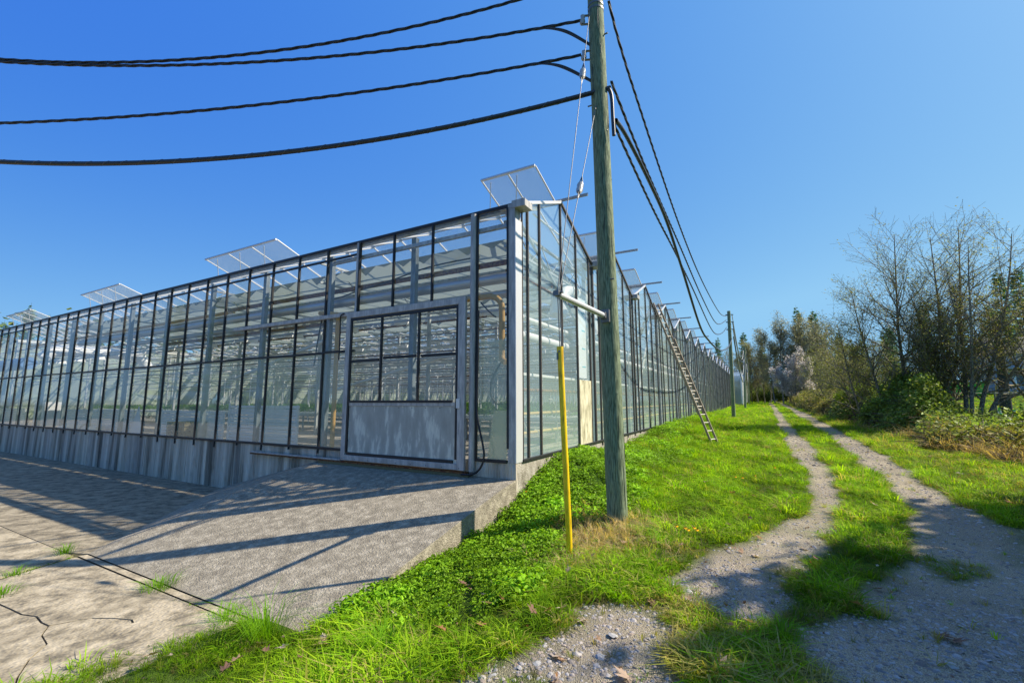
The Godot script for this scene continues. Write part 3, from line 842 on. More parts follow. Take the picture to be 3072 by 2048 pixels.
func lamps() -> void:
	# white lamp boxes hung on the lamp rails
	var first: Node3D = null
	var rng := RandomNumberGenerator.new()
	rng.seed = 9
	for j in BAYS:
		for i in 14:
			var p := Vector3(-2.0 - 2.3 * i + rng.randf_range(-0.1, 0.1) - 1.4 * (j % 2), 3.52, -4.0 * j - 2.0)
			if first == null:
				first = thing("grow_lamp", "white box grow lamp hanging from a rail under the glass roof", "lamp", p, "white grow lamps hung under the greenhouse roof")
				var h := MB.new()
				h.box(Vector3(-0.22, 0.0, -0.07), Vector3(0.02, 0.14, 0.07))
				build("ballast_box", h, M.white, first)
				var r := MB.new()
				r.quad(Vector3(0.02, 0.12, -0.06), Vector3(0.34, 0.1, -0.16), Vector3(0.34, 0.1, 0.16), Vector3(0.02, 0.12, 0.06), Vector3.UP)
				r.quad(Vector3(0.02, 0.12, -0.06), Vector3(0.34, 0.1, -0.16), Vector3(0.36, -0.05, -0.2), Vector3(0.03, -0.02, -0.1), Vector3(0, 0, -1))
				r.quad(Vector3(0.02, 0.12, 0.06), Vector3(0.34, 0.1, 0.16), Vector3(0.36, -0.05, 0.2), Vector3(0.03, -0.02, 0.1), Vector3(0, 0, 1))
				r.quad(Vector3(0.34, 0.1, -0.16), Vector3(0.34, 0.1, 0.16), Vector3(0.36, -0.05, 0.2), Vector3(0.36, -0.05, -0.2), Vector3(1, 0, 0))
				build("reflector", r, M.white, first)
				bar("hanger", Vector3(-0.1, 0.14, 0), Vector3(-0.1, 0.2, 0), 0.02, 0.02, M.galv, first)
			else:
				var c := first.duplicate()
				c.name = numbered("grow_lamp")
				c.position = p
				add_child(c)

func slatted(at: Vector3, w: float, h: float, label: String) -> void:
	var p := thing("slatted_panel", label, "panel", at)
	var n := int(h / 0.088)
	for i in n:
		var mb := MB.new()
		mb.box(Vector3(-w, 0.088 * i, 0), Vector3(0, 0.088 * i + 0.074, 0.02))
		build("slat", mb, M.white, p)
	for s in [0.0, 1.0]:
		bar("upright", Vector3(-w * s - (0.04 if s == 0.0 else -0.04), 0, 0.03), Vector3(-w * s - (0.04 if s == 0.0 else -0.04), 0.088 * n + 0.05 * s, 0.03), 0.05, 0.03, M.white, p, Vector3.BACK)

func inside_things() -> void:
	var zc := -0.75
	slatted(Vector3(-6.5, 0.44, zc), 3.05, 1.06, "wide white slatted panel inside, nearest to the sliding door")
	slatted(Vector3(-9.75, 0.44, zc), 3.6, 0.92, "white slatted panel inside with a pallet stack in front of it")
	slatted(Vector3(-15.2, 0.44, zc), 2.9, 0.92, "narrow white slatted panel inside beside the leaning white board")
	slatted(Vector3(-18.4, 0.5, zc - 0.2), 3.9, 0.86, "white slatted panel inside, above the rolled sheeting")
	slatted(Vector3(-25.9, 0.5, zc), 4.2, 0.80, "white slatted panel inside behind the white cabinet")
	var wb := thing("white_board", "white triangular board leaning inside between two slatted panels", "board", Vector3(-13.9, 0.44, -0.5))
	var m := MB.new()
	for s in [0.0, 0.02]:
		m.tri(Vector3(0, 0, s), Vector3(-1.0, 0, s), Vector3(-1.05, 1.0, s - 0.25))
	m.quad(Vector3(0, 0, 0), Vector3(-1.05, 1.0, -0.25), Vector3(-1.05, 1.0, -0.23), Vector3(0, 0, 0.02), Vector3.RIGHT)
	build("sheet", m, M.white, wb)
	var cab := thing("white_cabinet", "plain white cabinet standing inside near the left end of the glass wall", "cabinet", Vector3(-24.6, 0.42, -1.0))
	var c := MB.new()
	c.box(Vector3(-1.3, 0.08, -0.6), Vector3(0, 1.15, 0))
	build("body", c, M.white, cab)
	var c2 := MB.new()
	c2.box(Vector3(-1.26, 0.12, 0.002), Vector3(-0.66, 1.11, 0.02))
	c2.box(Vector3(-0.64, 0.12, 0.002), Vector3(-0.04, 1.11, 0.02))
	build("door", c2, M.white, cab)
	var pal := thing("pallet_stack", "stack of worn wooden pallets inside in front of a white slatted panel", "pallets", Vector3(-10.6, 0.42, -0.42))
	for k in 5:
		for s in 4:
			var mb := MB.new()
			mb.col = Color(0.8 + 0.2 * sin(k * 3.1 + s), 0.8 + 0.2 * sin(k * 3.1 + s), 0.8 + 0.2 * sin(k * 2.1 + s))
			mb.box(Vector3(-1.0 + 0.03 * sin(k * 2.0), 0.12 * k + 0.09, -0.3 + 0.16 * s - 0.02), Vector3(0.03 * cos(k * 3.0), 0.12 * k + 0.112, -0.3 + 0.16 * s + 0.1))
			build("plank", mb, M.timber, pal)
		for s in 3:
			var mb := MB.new()
			mb.box(Vector3(-0.98 + 0.44 * s, 0.12 * k, -0.3), Vector3(-0.88 + 0.44 * s, 0.12 * k + 0.088, 0.28))
			build("block", mb, M.timber, pal)
	var box := thing("green_board", "pale green board leaning behind the narrow pane beside the corner post", "board", Vector3(-0.40, 0.42, -0.3))
	var gb := MB.new()
	gb.quad(Vector3(0.02, 0.0, 0), Vector3(-0.36, 0.0, 0), Vector3(-0.30, 1.0, -0.16), Vector3(0.02, 1.0, -0.16), Vector3.BACK)
	gb.quad(Vector3(0.02, 0.0, -0.02), Vector3(-0.36, 0.0, -0.02), Vector3(-0.30, 1.0, -0.18), Vector3(0.02, 1.0, -0.18), Vector3.FORWARD)
	gb.quad(Vector3(0.02, 1.0, -0.16), Vector3(-0.30, 1.0, -0.16), Vector3(-0.30, 1.0, -0.18), Vector3(0.02, 1.0, -0.18), Vector3.UP)
	build("sheet", gb, M.board, box)
	var rolls := [[-17.4, 0.16], [-18.6, 0.2], [-19.6, 0.15]]
	for r in rolls:
		var ro := thing("sheeting_roll", ["roll of white sheeting on the greenhouse floor, nearest the door", "fattest roll of white sheeting on the greenhouse floor", "roll of white sheeting on the greenhouse floor, furthest left"][rolls.find(r)], "roll", Vector3(r[0], 0.42 + r[1], -0.45))
		pipe("wound_sheet", Vector3(0.45, 0, 0), Vector3(-0.45, 0, 0.1), r[1], M.offwhite, ro, 16)
		pipe("tube_core", Vector3(0.47, 0, 0), Vector3(0.4, 0, 0.01), 0.04, M.timber, ro, 8)
	# benches of young plants: the tables are things, the crop on them is past counting
	var cp := Copies.new()
	var rng := RandomNumberGenerator.new()
	rng.seed = 77
	var k := 0
	var first: Node3D = null
	for j in range(1, 14):
		for s in 3:
			var p := Vector3(-1.2 - 11.0 * s, 0.42, -4.0 * j - 2.0)
			if first == null:
				first = thing("growing_bench", "long white growing bench covered with young green plants inside", "bench", p, "growing benches inside the greenhouse")
				var tb := MB.new()
				tb.box(Vector3(-10.0, 0.62, -0.9), Vector3(0, 0.70, 0.9))
				build("tray", tb, M.offwhite, first)
				for q in 8:
					bar("leg", Vector3(-0.4 - 3.05 * (q % 4), 0, -0.7 + 1.4 * (q / 4)), Vector3(-0.4 - 3.05 * (q % 4), 0.62, -0.7 + 1.4 * (q / 4)), 0.05, 0.05, M.galv, first)
			else:
				var c3 := first.duplicate()
				c3.name = numbered("growing_bench")
				c3.position = p
				add_child(c3)
			for q in 330:
				var gcol := rng.randf_range(0.6, 1.1)
				cp.add(turned(rng, p + Vector3(-rng.randf() * 10.0, 0.70, rng.randf_range(-0.9, 0.9)), rng.randf_range(1.2, 2.4), 0.3), Color(0.18 * gcol, 0.36 * gcol, 0.07 * gcol))
	scatter("bench_crop", weed_mesh(3, 14, 0.09, 0.12, 0.035), cp, self, "low green crop growing on the benches inside the greenhouse", "plants")

# ---------------------------------------------------------------- ground, yard and ramp
func grid_lines(from: float, to: float, rules: Array) -> PackedFloat32Array:
	var out := PackedFloat32Array([from])
	var x := from
	var sg := signf(to - from)
	while (to - x) * sg > 0.001:
		var st := 5.0
		for r in rules:
			if absf(x - r[0]) <= r[1]:
				st = r[2]
				break
		x = x + sg * minf(st, absf(to - x))
		out.append(x)
	return out

func soil(x: float, z: float) -> Color:
	var n := lump.get_noise_2d(x * 3.0 + 50.0, z * 3.0)
	var grass := Color(0.09, 0.20, 0.018).lerp(Color(0.20, 0.22, 0.05), clampf(0.35 + n * 0.9, 0.0, 1.0))
	if z < -12.0:      # farther off the blades are not scattered as closely, the turf itself shows
		grass = grass.lerp(Color(0.19, 0.38, 0.02), smoothstep(-12.0, -40.0, z))
	var gravel := Color(0.78, 0.66, 0.47).lerp(Color(0.50, 0.43, 0.32), clampf(0.4 + n, 0.0, 1.0))
	var w := worn(x, z)
	var c := grass.lerp(gravel, w)
	var dx := x - 1.75; var dz := z - 0.75
	var straw := (1.0 - smoothstep(0.35, 1.0, sqrt(dx * dx + dz * dz * 0.5) + n * 0.5))
	return c.lerp(Color(0.34, 0.25, 0.13), straw * 0.8)

func land() -> void:
	var mb := MB.new()
	var patches := [
		[grid_lines(0.002, 130.0, [[4.0, 5.5, 0.12], [10.0, 7.0, 0.5], [25, 16, 1.5]]), grid_lines(11.0, -220.0, [[2.0, 9.0, 0.12], [-15.0, 14.0, 0.4], [-50, 30, 1.5]])],
		[grid_lines(-1.25, 0.002, [[0.0, 9.0, 0.1]]), grid_lines(11.0, 3.735, [[5.0, 9.0, 0.1]])],
		[grid_lines(-60.0, 0.002, []), grid_lines(-72.3, -220.0, [])]]
	for p in patches:
		var xs: PackedFloat32Array = p[0]; var zs: PackedFloat32Array = p[1]
		var base := mb.v.size()
		for z in zs:
			for x in xs:
				var h := gh(x, z) + lump.get_noise_2d(x * 6.0, z * 6.0) * 0.02
				mb.v.append(Vector3(x, h, z))
				var e := 0.1
				mb.n.append(Vector3(gh(x - e, z) - gh(x + e, z), 2.0 * e, gh(x, z - e) - gh(x, z + e)).normalized())
				mb.c.append(soil(x, z))
		var nx := xs.size()
		for j in zs.size() - 1:
			for i in nx - 1:
				var a := base + j * nx + i
				mb.idx.append_array(PackedInt32Array([a, a + nx, a + nx + 1, a, a + nx + 1, a + 1]))
	struct("ground", mb, M.ground, "grassy ground beside the greenhouse with a gravel track")
	var far := MB.new()
	far.col = Color(0.08, 0.12, 0.03)
	far.quad(Vector3(-500, -0.95, 300), Vector3(500, -0.95, 300), Vector3(500, -0.95, -600), Vector3(-500, -0.95, -600), Vector3.UP)
	struct("terrain", far, M.ground, "flat land reaching to the horizon all round")

func slab_y(z: float) -> float:
	return -0.52 + 0.032 * z

func slab_piece(called: String, poly: PackedVector2Array, parent: Node, t: float) -> void:
	var mb := MB.new()
	mb.col = Color(t, t, t * 0.99)
	var ix := Geometry2D.triangulate_polygon(poly)
	for k in range(0, ix.size(), 3):
		var q: Array[Vector3] = []
		for m in 3:
			var p := poly[ix[k + m]]
			q.append(Vector3(p.x, slab_y(p.y), p.y))
		mb.tri(q[0], q[1], q[2], Vector3.UP)
	for i in poly.size():
		var a := poly[i]; var b := poly[(i + 1) % poly.size()]
		mb.quad(Vector3(a.x, slab_y(a.y), a.y), Vector3(b.x, slab_y(b.y), b.y), Vector3(b.x, slab_y(b.y) - 0.12, b.y), Vector3(a.x, slab_y(a.y) - 0.12, a.y))
	build(called, mb, M.slab, parent)

func yard() -> void:
	var y := thing("yard_slab", "weathered concrete yard slabs with grassy joints and a crack", "")
	y.set_meta("kind", "structure")
	var bed := MB.new()
	bed.col = Color(0.22, 0.19, 0.13)
	bed.quad(Vector3(-60, slab_y(0) - 0.012, 0), Vector3(0, slab_y(0) - 0.012, 0), Vector3(0, slab_y(12) - 0.012, 12), Vector3(-60, slab_y(12) - 0.012, 12), Vector3.UP)
	build("soil_bed", bed, M.ground, y)
	slab_piece("concrete_slab", PackedVector2Array([Vector2(-15.0, 0), Vector2(-0.01, 0), Vector2(-0.01, 3.70), Vector2(-4.40, 3.70), Vector2(-4.75, 3.85), Vector2(-15.0, 3.885)]), y, 0.78)
	slab_piece("concrete_slab", PackedVector2Array([Vector2(-60.0, 0), Vector2(-15.03, 0), Vector2(-15.03, 3.885), Vector2(-60.0, 4.34)]), y, 0.86)
	slab_piece("concrete_slab", PackedVector2Array([Vector2(-9.5, 3.885), Vector2(-4.47, 3.86), Vector2(-3.45, 6.2), Vector2(-2.7, 12), Vector2(-9.5, 12)]), y, 1.0)
	slab_piece("concrete_slab", PackedVector2Array([Vector2(-60.0, 4.35), Vector2(-15.0, 3.90), Vector2(-9.53, 3.885), Vector2(-9.53, 12), Vector2(-60, 12)]), y, 0.94)
	var main := PackedVector2Array([Vector2(-4.40, 3.855), Vector2(-0.55, 3.84), Vector2(-0.55, 12), Vector2(-2.6, 12), Vector2(-3.38, 6.2)])
	var pieces: Array = [main]
	var cracks := [
		PackedVector2Array([Vector2(-4.3, 4.86), Vector2(-3.3, 4.80), Vector2(-2.92, 4.77), Vector2(-2.67, 4.755), Vector2(-2.5, 4.70), Vector2(-2.30, 4.72), Vector2(-2.16, 4.71), Vector2(-2.08, 4.55), Vector2(-2.03, 4.46), Vector2(-1.86, 4.36), Vector2(-1.68, 4.29), Vector2(-1.6, 4.31)]),
		PackedVector2Array([Vector2(-2.18, 4.70), Vector2(-1.98, 4.80), Vector2(-1.75, 4.83), Vector2(-1.55, 4.98), Vector2(-1.3, 5.1), Vector2(-0.4, 5.4)])]
	for i in cracks.size():
		var strips := Geometry2D.offset_polyline(cracks[i], 0.009 if i == 0 else 0.006, Geometry2D.JOIN_MITER, Geometry2D.END_BUTT)
		for s in strips:
			var next: Array = []
			for p in pieces:
				for q in Geometry2D.clip_polygons(p, s):
					if not Geometry2D.is_polygon_clockwise(q):
						next.append(q)
			pieces = next
	for p in pieces:
		slab_piece("concrete_slab", p, y, 1.02)
	# --- the ramp up to the door: a plane, with a fanned flank towards the yard
	var r := thing("concrete_ramp", "coarse concrete ramp rising to the sliding door of the greenhouse", "ramp")
	var mb := MB.new()
	var slope := func(z: float) -> float: return 0.345 - 0.2 * z + 0.02 * smoothstep(0.0, 0.5, z) * (1.0 - smoothstep(0.5, 3.0, z))
	var n := 24
	for i in n:
		var za := 3.72 * i / n; var zb := 3.72 * (i + 1) / n
		var la := lerpf(-4.75, -4.42, float(i) / n); var lb := lerpf(-4.75, -4.42, float(i + 1) / n)
		mb.quad(Vector3(0, slope.call(za), za), Vector3(0, slope.call(zb), zb), Vector3(lb, slope.call(zb), zb), Vector3(la, slope.call(za), za), Vector3.UP)
		mb.quad(Vector3(0, slope.call(za), za), Vector3(0, slope.call(zb), zb), Vector3(0, -1.0, zb), Vector3(0, -1.0, za), Vector3.RIGHT)
	# fan from the top left corner
	var m := 14
	for i in n:
		for k in m:
			var q: Array[Vector3] = []
			for c in [[i, k], [i + 1, k], [i + 1, k + 1], [i, k + 1]]:
				var s: float = float(c[0]) / n; var t: float = float(c[1]) / m
				var foot := Vector3(-4.42, slope.call(3.72), 3.72).lerp(Vector3(-8.3, slab_y(0.0), 0.0), t)
				foot.y = lerpf(slope.call(3.72), slab_y(foot.z) + 0.003, smoothstep(0.0, 0.25, t))
				var top := Vector3(-4.75, slope.call(0.0), 0.0)
				var p := top.lerp(foot, s)
				p.y += 0.03 * sin(PI * s) * sin(PI * minf(t * 1.3, 1.0))
				q.append(p)
			mb.quad(q[0], q[1], q[2], q[3], Vector3.UP)
	build("sloped_slab", mb, M.ramp, r)
	var st := MB.new()
	st.quad(Vector3(0, slope.call(3.72) - 0.006, 3.735), Vector3(-4.42, slope.call(3.72) - 0.006, 3.735), Vector3(-4.42, slab_y(3.84), 3.825), Vector3(0, slab_y(3.84), 3.825), Vector3.UP)
	build("edge_strip", st, M.slab, r)

# ---------------------------------------------------------------- plants
func tuft_mesh(sd: int, blades: int, h: float, spread: float, w: float, bend: float) -> ArrayMesh:
	var rng := RandomNumberGenerator.new()
	rng.seed = sd
	var mb := MB.new()
	for i in blades:
		var an := rng.randf() * TAU
		var o := Vector3(cos(an), 0, sin(an)) * rng.randf() * spread
		var dir := Vector3(cos(an + rng.randf_range(-0.8, 0.8)), 0, sin(an + rng.randf_range(-0.8, 0.8)))
		var side := Vector3(-dir.z, 0, dir.x)
		var hh := h * rng.randf_range(0.55, 1.15)
		var bb := bend * rng.randf_range(0.3, 1.2) * hh
		var p0 := o; var p1 := o + dir * bb * 0.3 + Vector3.UP * hh * 0.6; var p2 := o + dir * bb + Vector3.UP * hh * (1.0 - 0.25 * minf(bend, 1.5))
		var t := rng.randf_range(0.75, 1.2)
		var s := mb.v.size()
		mb.v.append_array(PackedVector3Array([p0 - side * w * 0.5, p0 + side * w * 0.5, p1 - side * w * 0.42, p1 + side * w * 0.42, p2]))
		var nn := (p2 - p0).cross(side).normalized()
		if nn.y < 0.0: nn = -nn
		for k in 5:
			mb.n.append(nn)
			mb.c.append(Color(t, t, t * 0.9))
		if (p2 - p0).cross(side).dot(nn) > 0.0:
			mb.idx.append_array(PackedInt32Array([s, s + 1, s + 3, s, s + 3, s + 2, s + 2, s + 3, s + 4]))
		else:
			mb.idx.append_array(PackedInt32Array([s, s + 3, s + 1, s, s + 2, s + 3, s + 2, s + 4, s + 3]))
	return mb.mesh(M.blade)

func weed_mesh(sd: int, leaves: int, radius: float, h: float, size: float) -> ArrayMesh:
	var rng := RandomNumberGenerator.new()
	rng.seed = sd
	var mb := MB.new()
	for i in leaves:
		var an := rng.randf() * TAU
		var rr := sqrt(rng.randf()) * radius
		var c := Vector3(cos(an) * rr, h * rng.randf_range(0.25, 1.0), sin(an) * rr)
		leaf(mb, rng, c, size * rng.randf_range(0.7, 1.3), Vector3(cos(an) * 0.5, rng.randf_range(0.3, 1.0), sin(an) * 0.5), rng.randf_range(0.7, 1.3))
	return mb.mesh(M.weed)

# one folded leaf of four triangles
func leaf(mb: MB, rng: RandomNumberGenerator, c: Vector3, s: float, nrm: Vector3, t: float, tint := Color(1, 1, 1)) -> void:
	var n := (nrm + Vector3(rng.randf_range(-0.5, 0.5), rng.randf_range(-0.3, 0.3), rng.randf_range(-0.5, 0.5))).normalized()
	var x := n.cross(Vector3(rng.randf_range(-1, 1), rng.randf_range(-0.4, 0.4), rng.randf_range(-1, 1))).normalized()
	var y := n.cross(x)
	var w := s * 0.38
	mb.col = Color(t * tint.r, t * tint.g, t * tint.b)
	var a := c - y * s * 0.5; var b := c + y * s * 0.5; var m := c - n * s * 0.08
	mb.quad(a, c + x * w, b, m, n)
	mb.quad(a, m, b, c - x * w, n)

func greens(rng: RandomNumberGenerator, dryness: float) -> Color:
	var t := rng.randf_range(0.72, 1.25)
	var c := Color(0.20, 0.43, 0.012).lerp(Color(0.40, 0.58, 0.024), rng.randf() * 0.95)
	if rng.randf() < dryness:
		c = Color(0.36, 0.38, 0.06).lerp(Color(0.50, 0.41, 0.18), rng.randf())
	return Color(c.r * t, c.g * t, c.b * t)

func near_straw(x: float, z: float) -> float:
	var dx := x - 1.75; var dz := z - 0.8
	return 1.0 - smoothstep(0.35, 1.15, sqrt(dx * dx + dz * dz * 0.5) + lump.get_noise_2d(x * 9.0, z * 9.0) * 0.45)

func lawn() -> void:
	var rng := RandomNumberGenerator.new()
	rng.seed = 101
	var meshes := [tuft_mesh(1, 12, 0.075, 0.035, 0.0055, 1.2), tuft_mesh(2, 12, 0.115, 0.04, 0.006, 1.5), tuft_mesh(3, 9, 0.055, 0.045, 0.006, 1.9)]
	var cps := [Copies.new(), Copies.new(), Copies.new()]
	var weeds := Copies.new(); var dry := Copies.new()
	# z from, z to, x from, x to, spacing, size
	var bands := [[7.2, 1.5, -1.3, 7.0, 0.032, 1.0], [1.5, -4.0, 0.03, 9.0, 0.042, 1.05], [-4.0, -12.0, 0.03, 11.0, 0.065, 1.25], [-12.0, -28.0, 0.03, 14.0, 0.13, 1.7], [-28.0, -60.0, 0.03, 26.0, 0.30, 2.6], [-60.0, -130.0, 0.03, 14.0, 0.6, 4.0]]
	for bd in bands:
		var z: float = bd[0]
		while z > bd[1]:
			var x: float = bd[2]
			while x < bd[3]:
				var px: float = x + rng.randf_range(-0.5, 0.5) * bd[4]; var pz: float = z + rng.randf_range(-0.5, 0.5) * bd[4]
				x += bd[4]
				if not seen_from_camera(px, pz): continue
				if px < 0.03 and pz < 3.86: continue
				var n := lump.get_noise_2d(px * 2.0 + 9.0, pz * 2.0)
				if px < 0.0 and rng.randf() > smoothstep(-1.32, -0.72, px + n * 0.7): continue
				var w := worn(px, pz)
				if rng.randf() < smoothstep(0.12, 0.62, w + n * 0.25) - 0.012: continue
				var st := near_straw(px, pz)
				var at := Vector3(px, gh(px, pz) - 0.004, pz)
				if px < -0.5: at.y = maxf(at.y, slab_y(pz) - 0.01)
				var clump := lump.get_noise_2d(px * 5.0 + 20.0, pz * 5.0) + 0.6 * lump.get_noise_2d(px * 16.0, pz * 16.0 + 9.0)
				if pz > -4.0 and clump < -0.36 and rng.randf() < 0.6: continue
				if rng.randf() < st * 0.85:
					if rng.randf() < 0.8:
						dry.add(turned(rng, at, rng.randf_range(0.6, 1.2), 1.3), Color(0.72, 0.56, 0.31) * rng.randf_range(0.6, 1.2))
					continue
				# leafy weeds along the foot of the wall and down the bank
				var weedy := (1.0 - smoothstep(1.05, 1.9, px + n * 0.9)) * smoothstep(-7.5, -4.0, pz) * (1.0 - smoothstep(3.0, 3.7, pz))
				if pz < -7.0: weedy = 0.5 * (1.0 - smoothstep(0.3, 1.4, px + n)) * smoothstep(-30.0, -10.0, pz)
				if rng.randf() < weedy:
					if rng.randf() < 0.42 * (1.0 if pz > -4.0 else 1.4):
						var t := rng.randf_range(0.65, 1.3)
						t *= clampf(0.92 + 0.35 * clump, 0.65, 1.2)
						weeds.add(turned(rng, at, rng.randf_range(0.7, 1.25) * bd[5] * (1.0 + 0.4 * clump), 0.45), Color(0.34 * t, 0.62 * t, 0.03 * t))
					continue
				var dryness := 0.11 + 0.45 * smoothstep(0.0, 0.35, w) + 0.35 * smoothstep(1.6, 2.6, pz) * smoothstep(2.3, 2.8, px) + 0.30 * smoothstep(6.2, 7.0, px) + 0.2 * clampf(n, 0.0, 1.0)
				var size: float = bd[5] * rng.randf_range(0.7, 1.35) * (1.0 - 0.45 * smoothstep(0.0, 0.4, w)) * (1.0 + 0.5 * lump.get_noise_2d(px * 4.0, pz * 4.0 + 70.0))
				var k := rng.randi() % 3
				var tone := clampf(0.80 + 0.75 * clump + 0.12 * smoothstep(2.0, -6.0, pz), 0.42, 1.15)
				var gc := greens(rng, dryness)
				gc = Color(gc.r * tone * (0.86 + 0.14 * tone), gc.g * tone, gc.b * tone)
				cps[k].add(turned(rng, at, maxf(size * (1.0 + 0.55 * clump), 0.3), 0.4, 1.0 if bd[5] < 2.0 else 0.6), gc)
			z -= bd[4]
	for k in 3:
		scatter("grass", meshes[k], cps[k], self, ["fresh green grass growing beside the track and the greenhouse", "longer grass blades mixed into the lawn by the track", "low spreading grass mixed into the verge by the track"][k], "grass")
	scatter("leafy_weeds", weed_mesh(5, 26, 0.085, 0.115, 0.036), weeds, self, "leafy green weeds covering the bank along the greenhouse wall", "weeds")
	scatter("straw", tuft_mesh(4, 9, 0.12, 0.05, 0.004, 1.6), dry, self, "dry straw lying round the foot of the utility pole", "straw")
	# tussocks standing out from the rest
	var ts := [
		[Vector3(-0.20, -0.34, 3.95), 0.40, 150, 0.14, "big arching grass tussock at the right foot of the ramp"],
		[Vector3(-0.95, -0.41, 3.86), 0.17, 110, 0.15, "low grass tussock in the joint at the bottom of the ramp, nearest the bank"],
		[Vector3(-2.33, -0.40, 3.80), 0.13, 150, 0.17, "flat grass tussock midway along the joint at the bottom of the ramp"],
		[Vector3(-4.72, -0.40, 3.87), 0.16, 70, 0.1, "small grass tussock at the left bottom corner of the ramp"],
		[Vector3(-4.14, -0.39, 4.45), 0.12, 70, 0.12, "grass tuft in the slab joint left of the cracked slab"],
		[Vector3(-3.45, -0.385, 4.72), 0.14, 90, 0.12, "grass tussock where the crack meets the slab joint"],
		[Vector3(1.05, -0.16, 3.9), 0.26, 110, 0.1, "arching grass tussock in the foreground bank with a white sheen"],
		[Vector3(2.42, -0.01, 1.05), 0.24, 120, 0.12, "upright grass tussock with dandelions between the pole and the track"],
		[Vector3(2.18, -0.01, 0.85), 0.22, 90, 0.1, "brownish grass tussock close to the utility pole"],
		[Vector3(3.52, 0.0, 2.72), 0.15, 140, 0.12, "grass tussock on the middle strip of the track, in the tree shadow"],
		[Vector3(3.3, 0.0, 3.25), 0.11, 160, 0.2, "wide tuft of grass on the middle strip nearest the camera"]]
	for q in ts.size():
		var tt = ts[q]
		var o := thing("grass_tussock", tt[4], "grass tussock", tt[0], "grass tussocks")
		var mi := put("blades", tuft_mesh(200 + q, tt[2], tt[1], tt[3], 0.0055, 1.25), o)
		var m2: StandardMaterial3D = M.blade.duplicate()
		m2.albedo_color = lin(0.20, 0.42, 0.02) if q != 8 else lin(0.27, 0.36, 0.06)
		mi.material_override = m2
	# seams of the slabs
	var seam := Copies.new()
	for i in 240:
		var t := rng.randf()
		var p := Vector3(-4.44, 0, 3.86).lerp(Vector3(-3.45, 0, 6.0), pow(t, 1.3)) + Vector3(rng.randfn() * 0.03, 0, rng.randfn() * 0.03)
		if i > 140: p = Vector3(lerpf(-5.6, -4.4, rng.randf()), 0, 3.87 + rng.randfn() * 0.02)
		if i > 190: p = Vector3(lerpf(-2.9, -0.9, pow(rng.randf(), 0.7)), 0, 3.84 + rng.randfn() * 0.02)
		if lump.get_noise_2d(p.x * 8.0, p.z * 8.0) < -0.12: continue
		p.y = slab_y(p.z) - 0.03
		seam.add(turned(rng, p, rng.randf_range(0.5, 0.95), 0.6), greens(rng, 0.35))
	scatter("joint_grass", meshes[2], seam, self, "thin grass growing out of the joints between the concrete slabs", "grass")

func gravel() -> void:
	var rng := RandomNumberGenerator.new()
	rng.seed = 303
	var shapes := []
	for s in 3:
		var mb := MB.new()
		var ring: Array[Vector3] = []
		for k in 6:
			ring.append(Vector3(cos(TAU * k / 6.0) * rng.randf_range(0.7, 1.1), rng.randf_range(-0.15, 0.15), sin(TAU * k / 6.0) * rng.randf_range(0.6, 1.0)))
		var top := Vector3(rng.randf_range(-0.3, 0.3), rng.randf_range(0.35, 0.6), rng.randf_range(-0.3, 0.3))
		for k in 6:
			var mid := ring[k].lerp(top, 0.5) + Vector3(0, 0.14, 0)
			var mid2 := ring[(k + 1) % 6].lerp(top, 0.5) + Vector3(0, 0.14, 0)
			mb.quad(ring[k], ring[(k + 1) % 6], mid2, mid, ring[k] + Vector3(0, 0.4, 0))
			mb.tri(mid, mid2, top, Vector3.UP)
		shapes.append(mb.mesh(M.stone))
	var cps := [Copies.new(), Copies.new(), Copies.new()]
	for bd in [[6.5, 1.5, 0.026], [1.5, -4.0, 0.042], [-4.0, -16.0, 0.11]]:
		var z: float = bd[0]
		while z > bd[1]:
			var x := 0.2
			while x < 8.0:
				var px: float = x + rng.randf_range(-0.5, 0.5) * bd[2]; var pz: float = z + rng.randf_range(-0.5, 0.5) * bd[2]
				x += bd[2]
				if not seen_from_camera(px, pz): continue
				var w := worn(px, pz)
				if rng.randf() > 0.08 + w * 0.75 or w < 0.06: continue
				# the wheel lines are packed finer than their edges
				var s := 0.006 + 0.019 * pow(rng.randf(), 2.2) + (0.024 * rng.randf() if rng.randf() < 0.05 else 0.0)
				var t := rng.randf_range(0.24, 0.56)
				var warm := rng.randf_range(0.01, 0.09)
				var tr := turned(rng, Vector3(px, gh(px, pz) + lump.get_noise_2d(px * 6.0, pz * 6.0) * 0.02 - s * 0.1, pz), s * (1.0 if pz > -4 else 1.8), 0.5)
				cps[rng.randi() % 3].add(tr, Color(t + warm, t, t - warm * 0.8))
			z -= bd[2]
	for k in 3:
		scatter("gravel", shapes[k], cps[k], self, ["loose grey gravel lying on the track", "pale gravel stones mixed over the track", "dark gravel stones mixed over the track"][k], "gravel")
	# bigger flat stones one can pick out
	var spots := [Vector3(3.35, 0, 1.35), Vector3(2.85, 0, 2.2), Vector3(3.0, 0, 2.55), Vector3(2.5, 0, 3.2), Vector3(2.2, 0, 3.75), Vector3(2.0, 0, 3.95), Vector3(1.72, -0.05, 3.9), Vector3(3.7, 0, 2.2), Vector3(4.4, 0, 2.55), Vector3(4.75, 0, 2.2)]
	for i in spots.size():
		var p: Vector3 = spots[i]
		p.y = gh(p.x, p.z)
		var o := put("stone", shapes[i % 3], self, turned(rng, p, rng.randf_range(0.028, 0.05), 0.2, 0.6))
		o.material_override = std(0.36, 0.35, 0.33, 0.8)
		tag(o, "flat grey stone larger than the gravel around it on the track", "stone", "flat stones on the track")

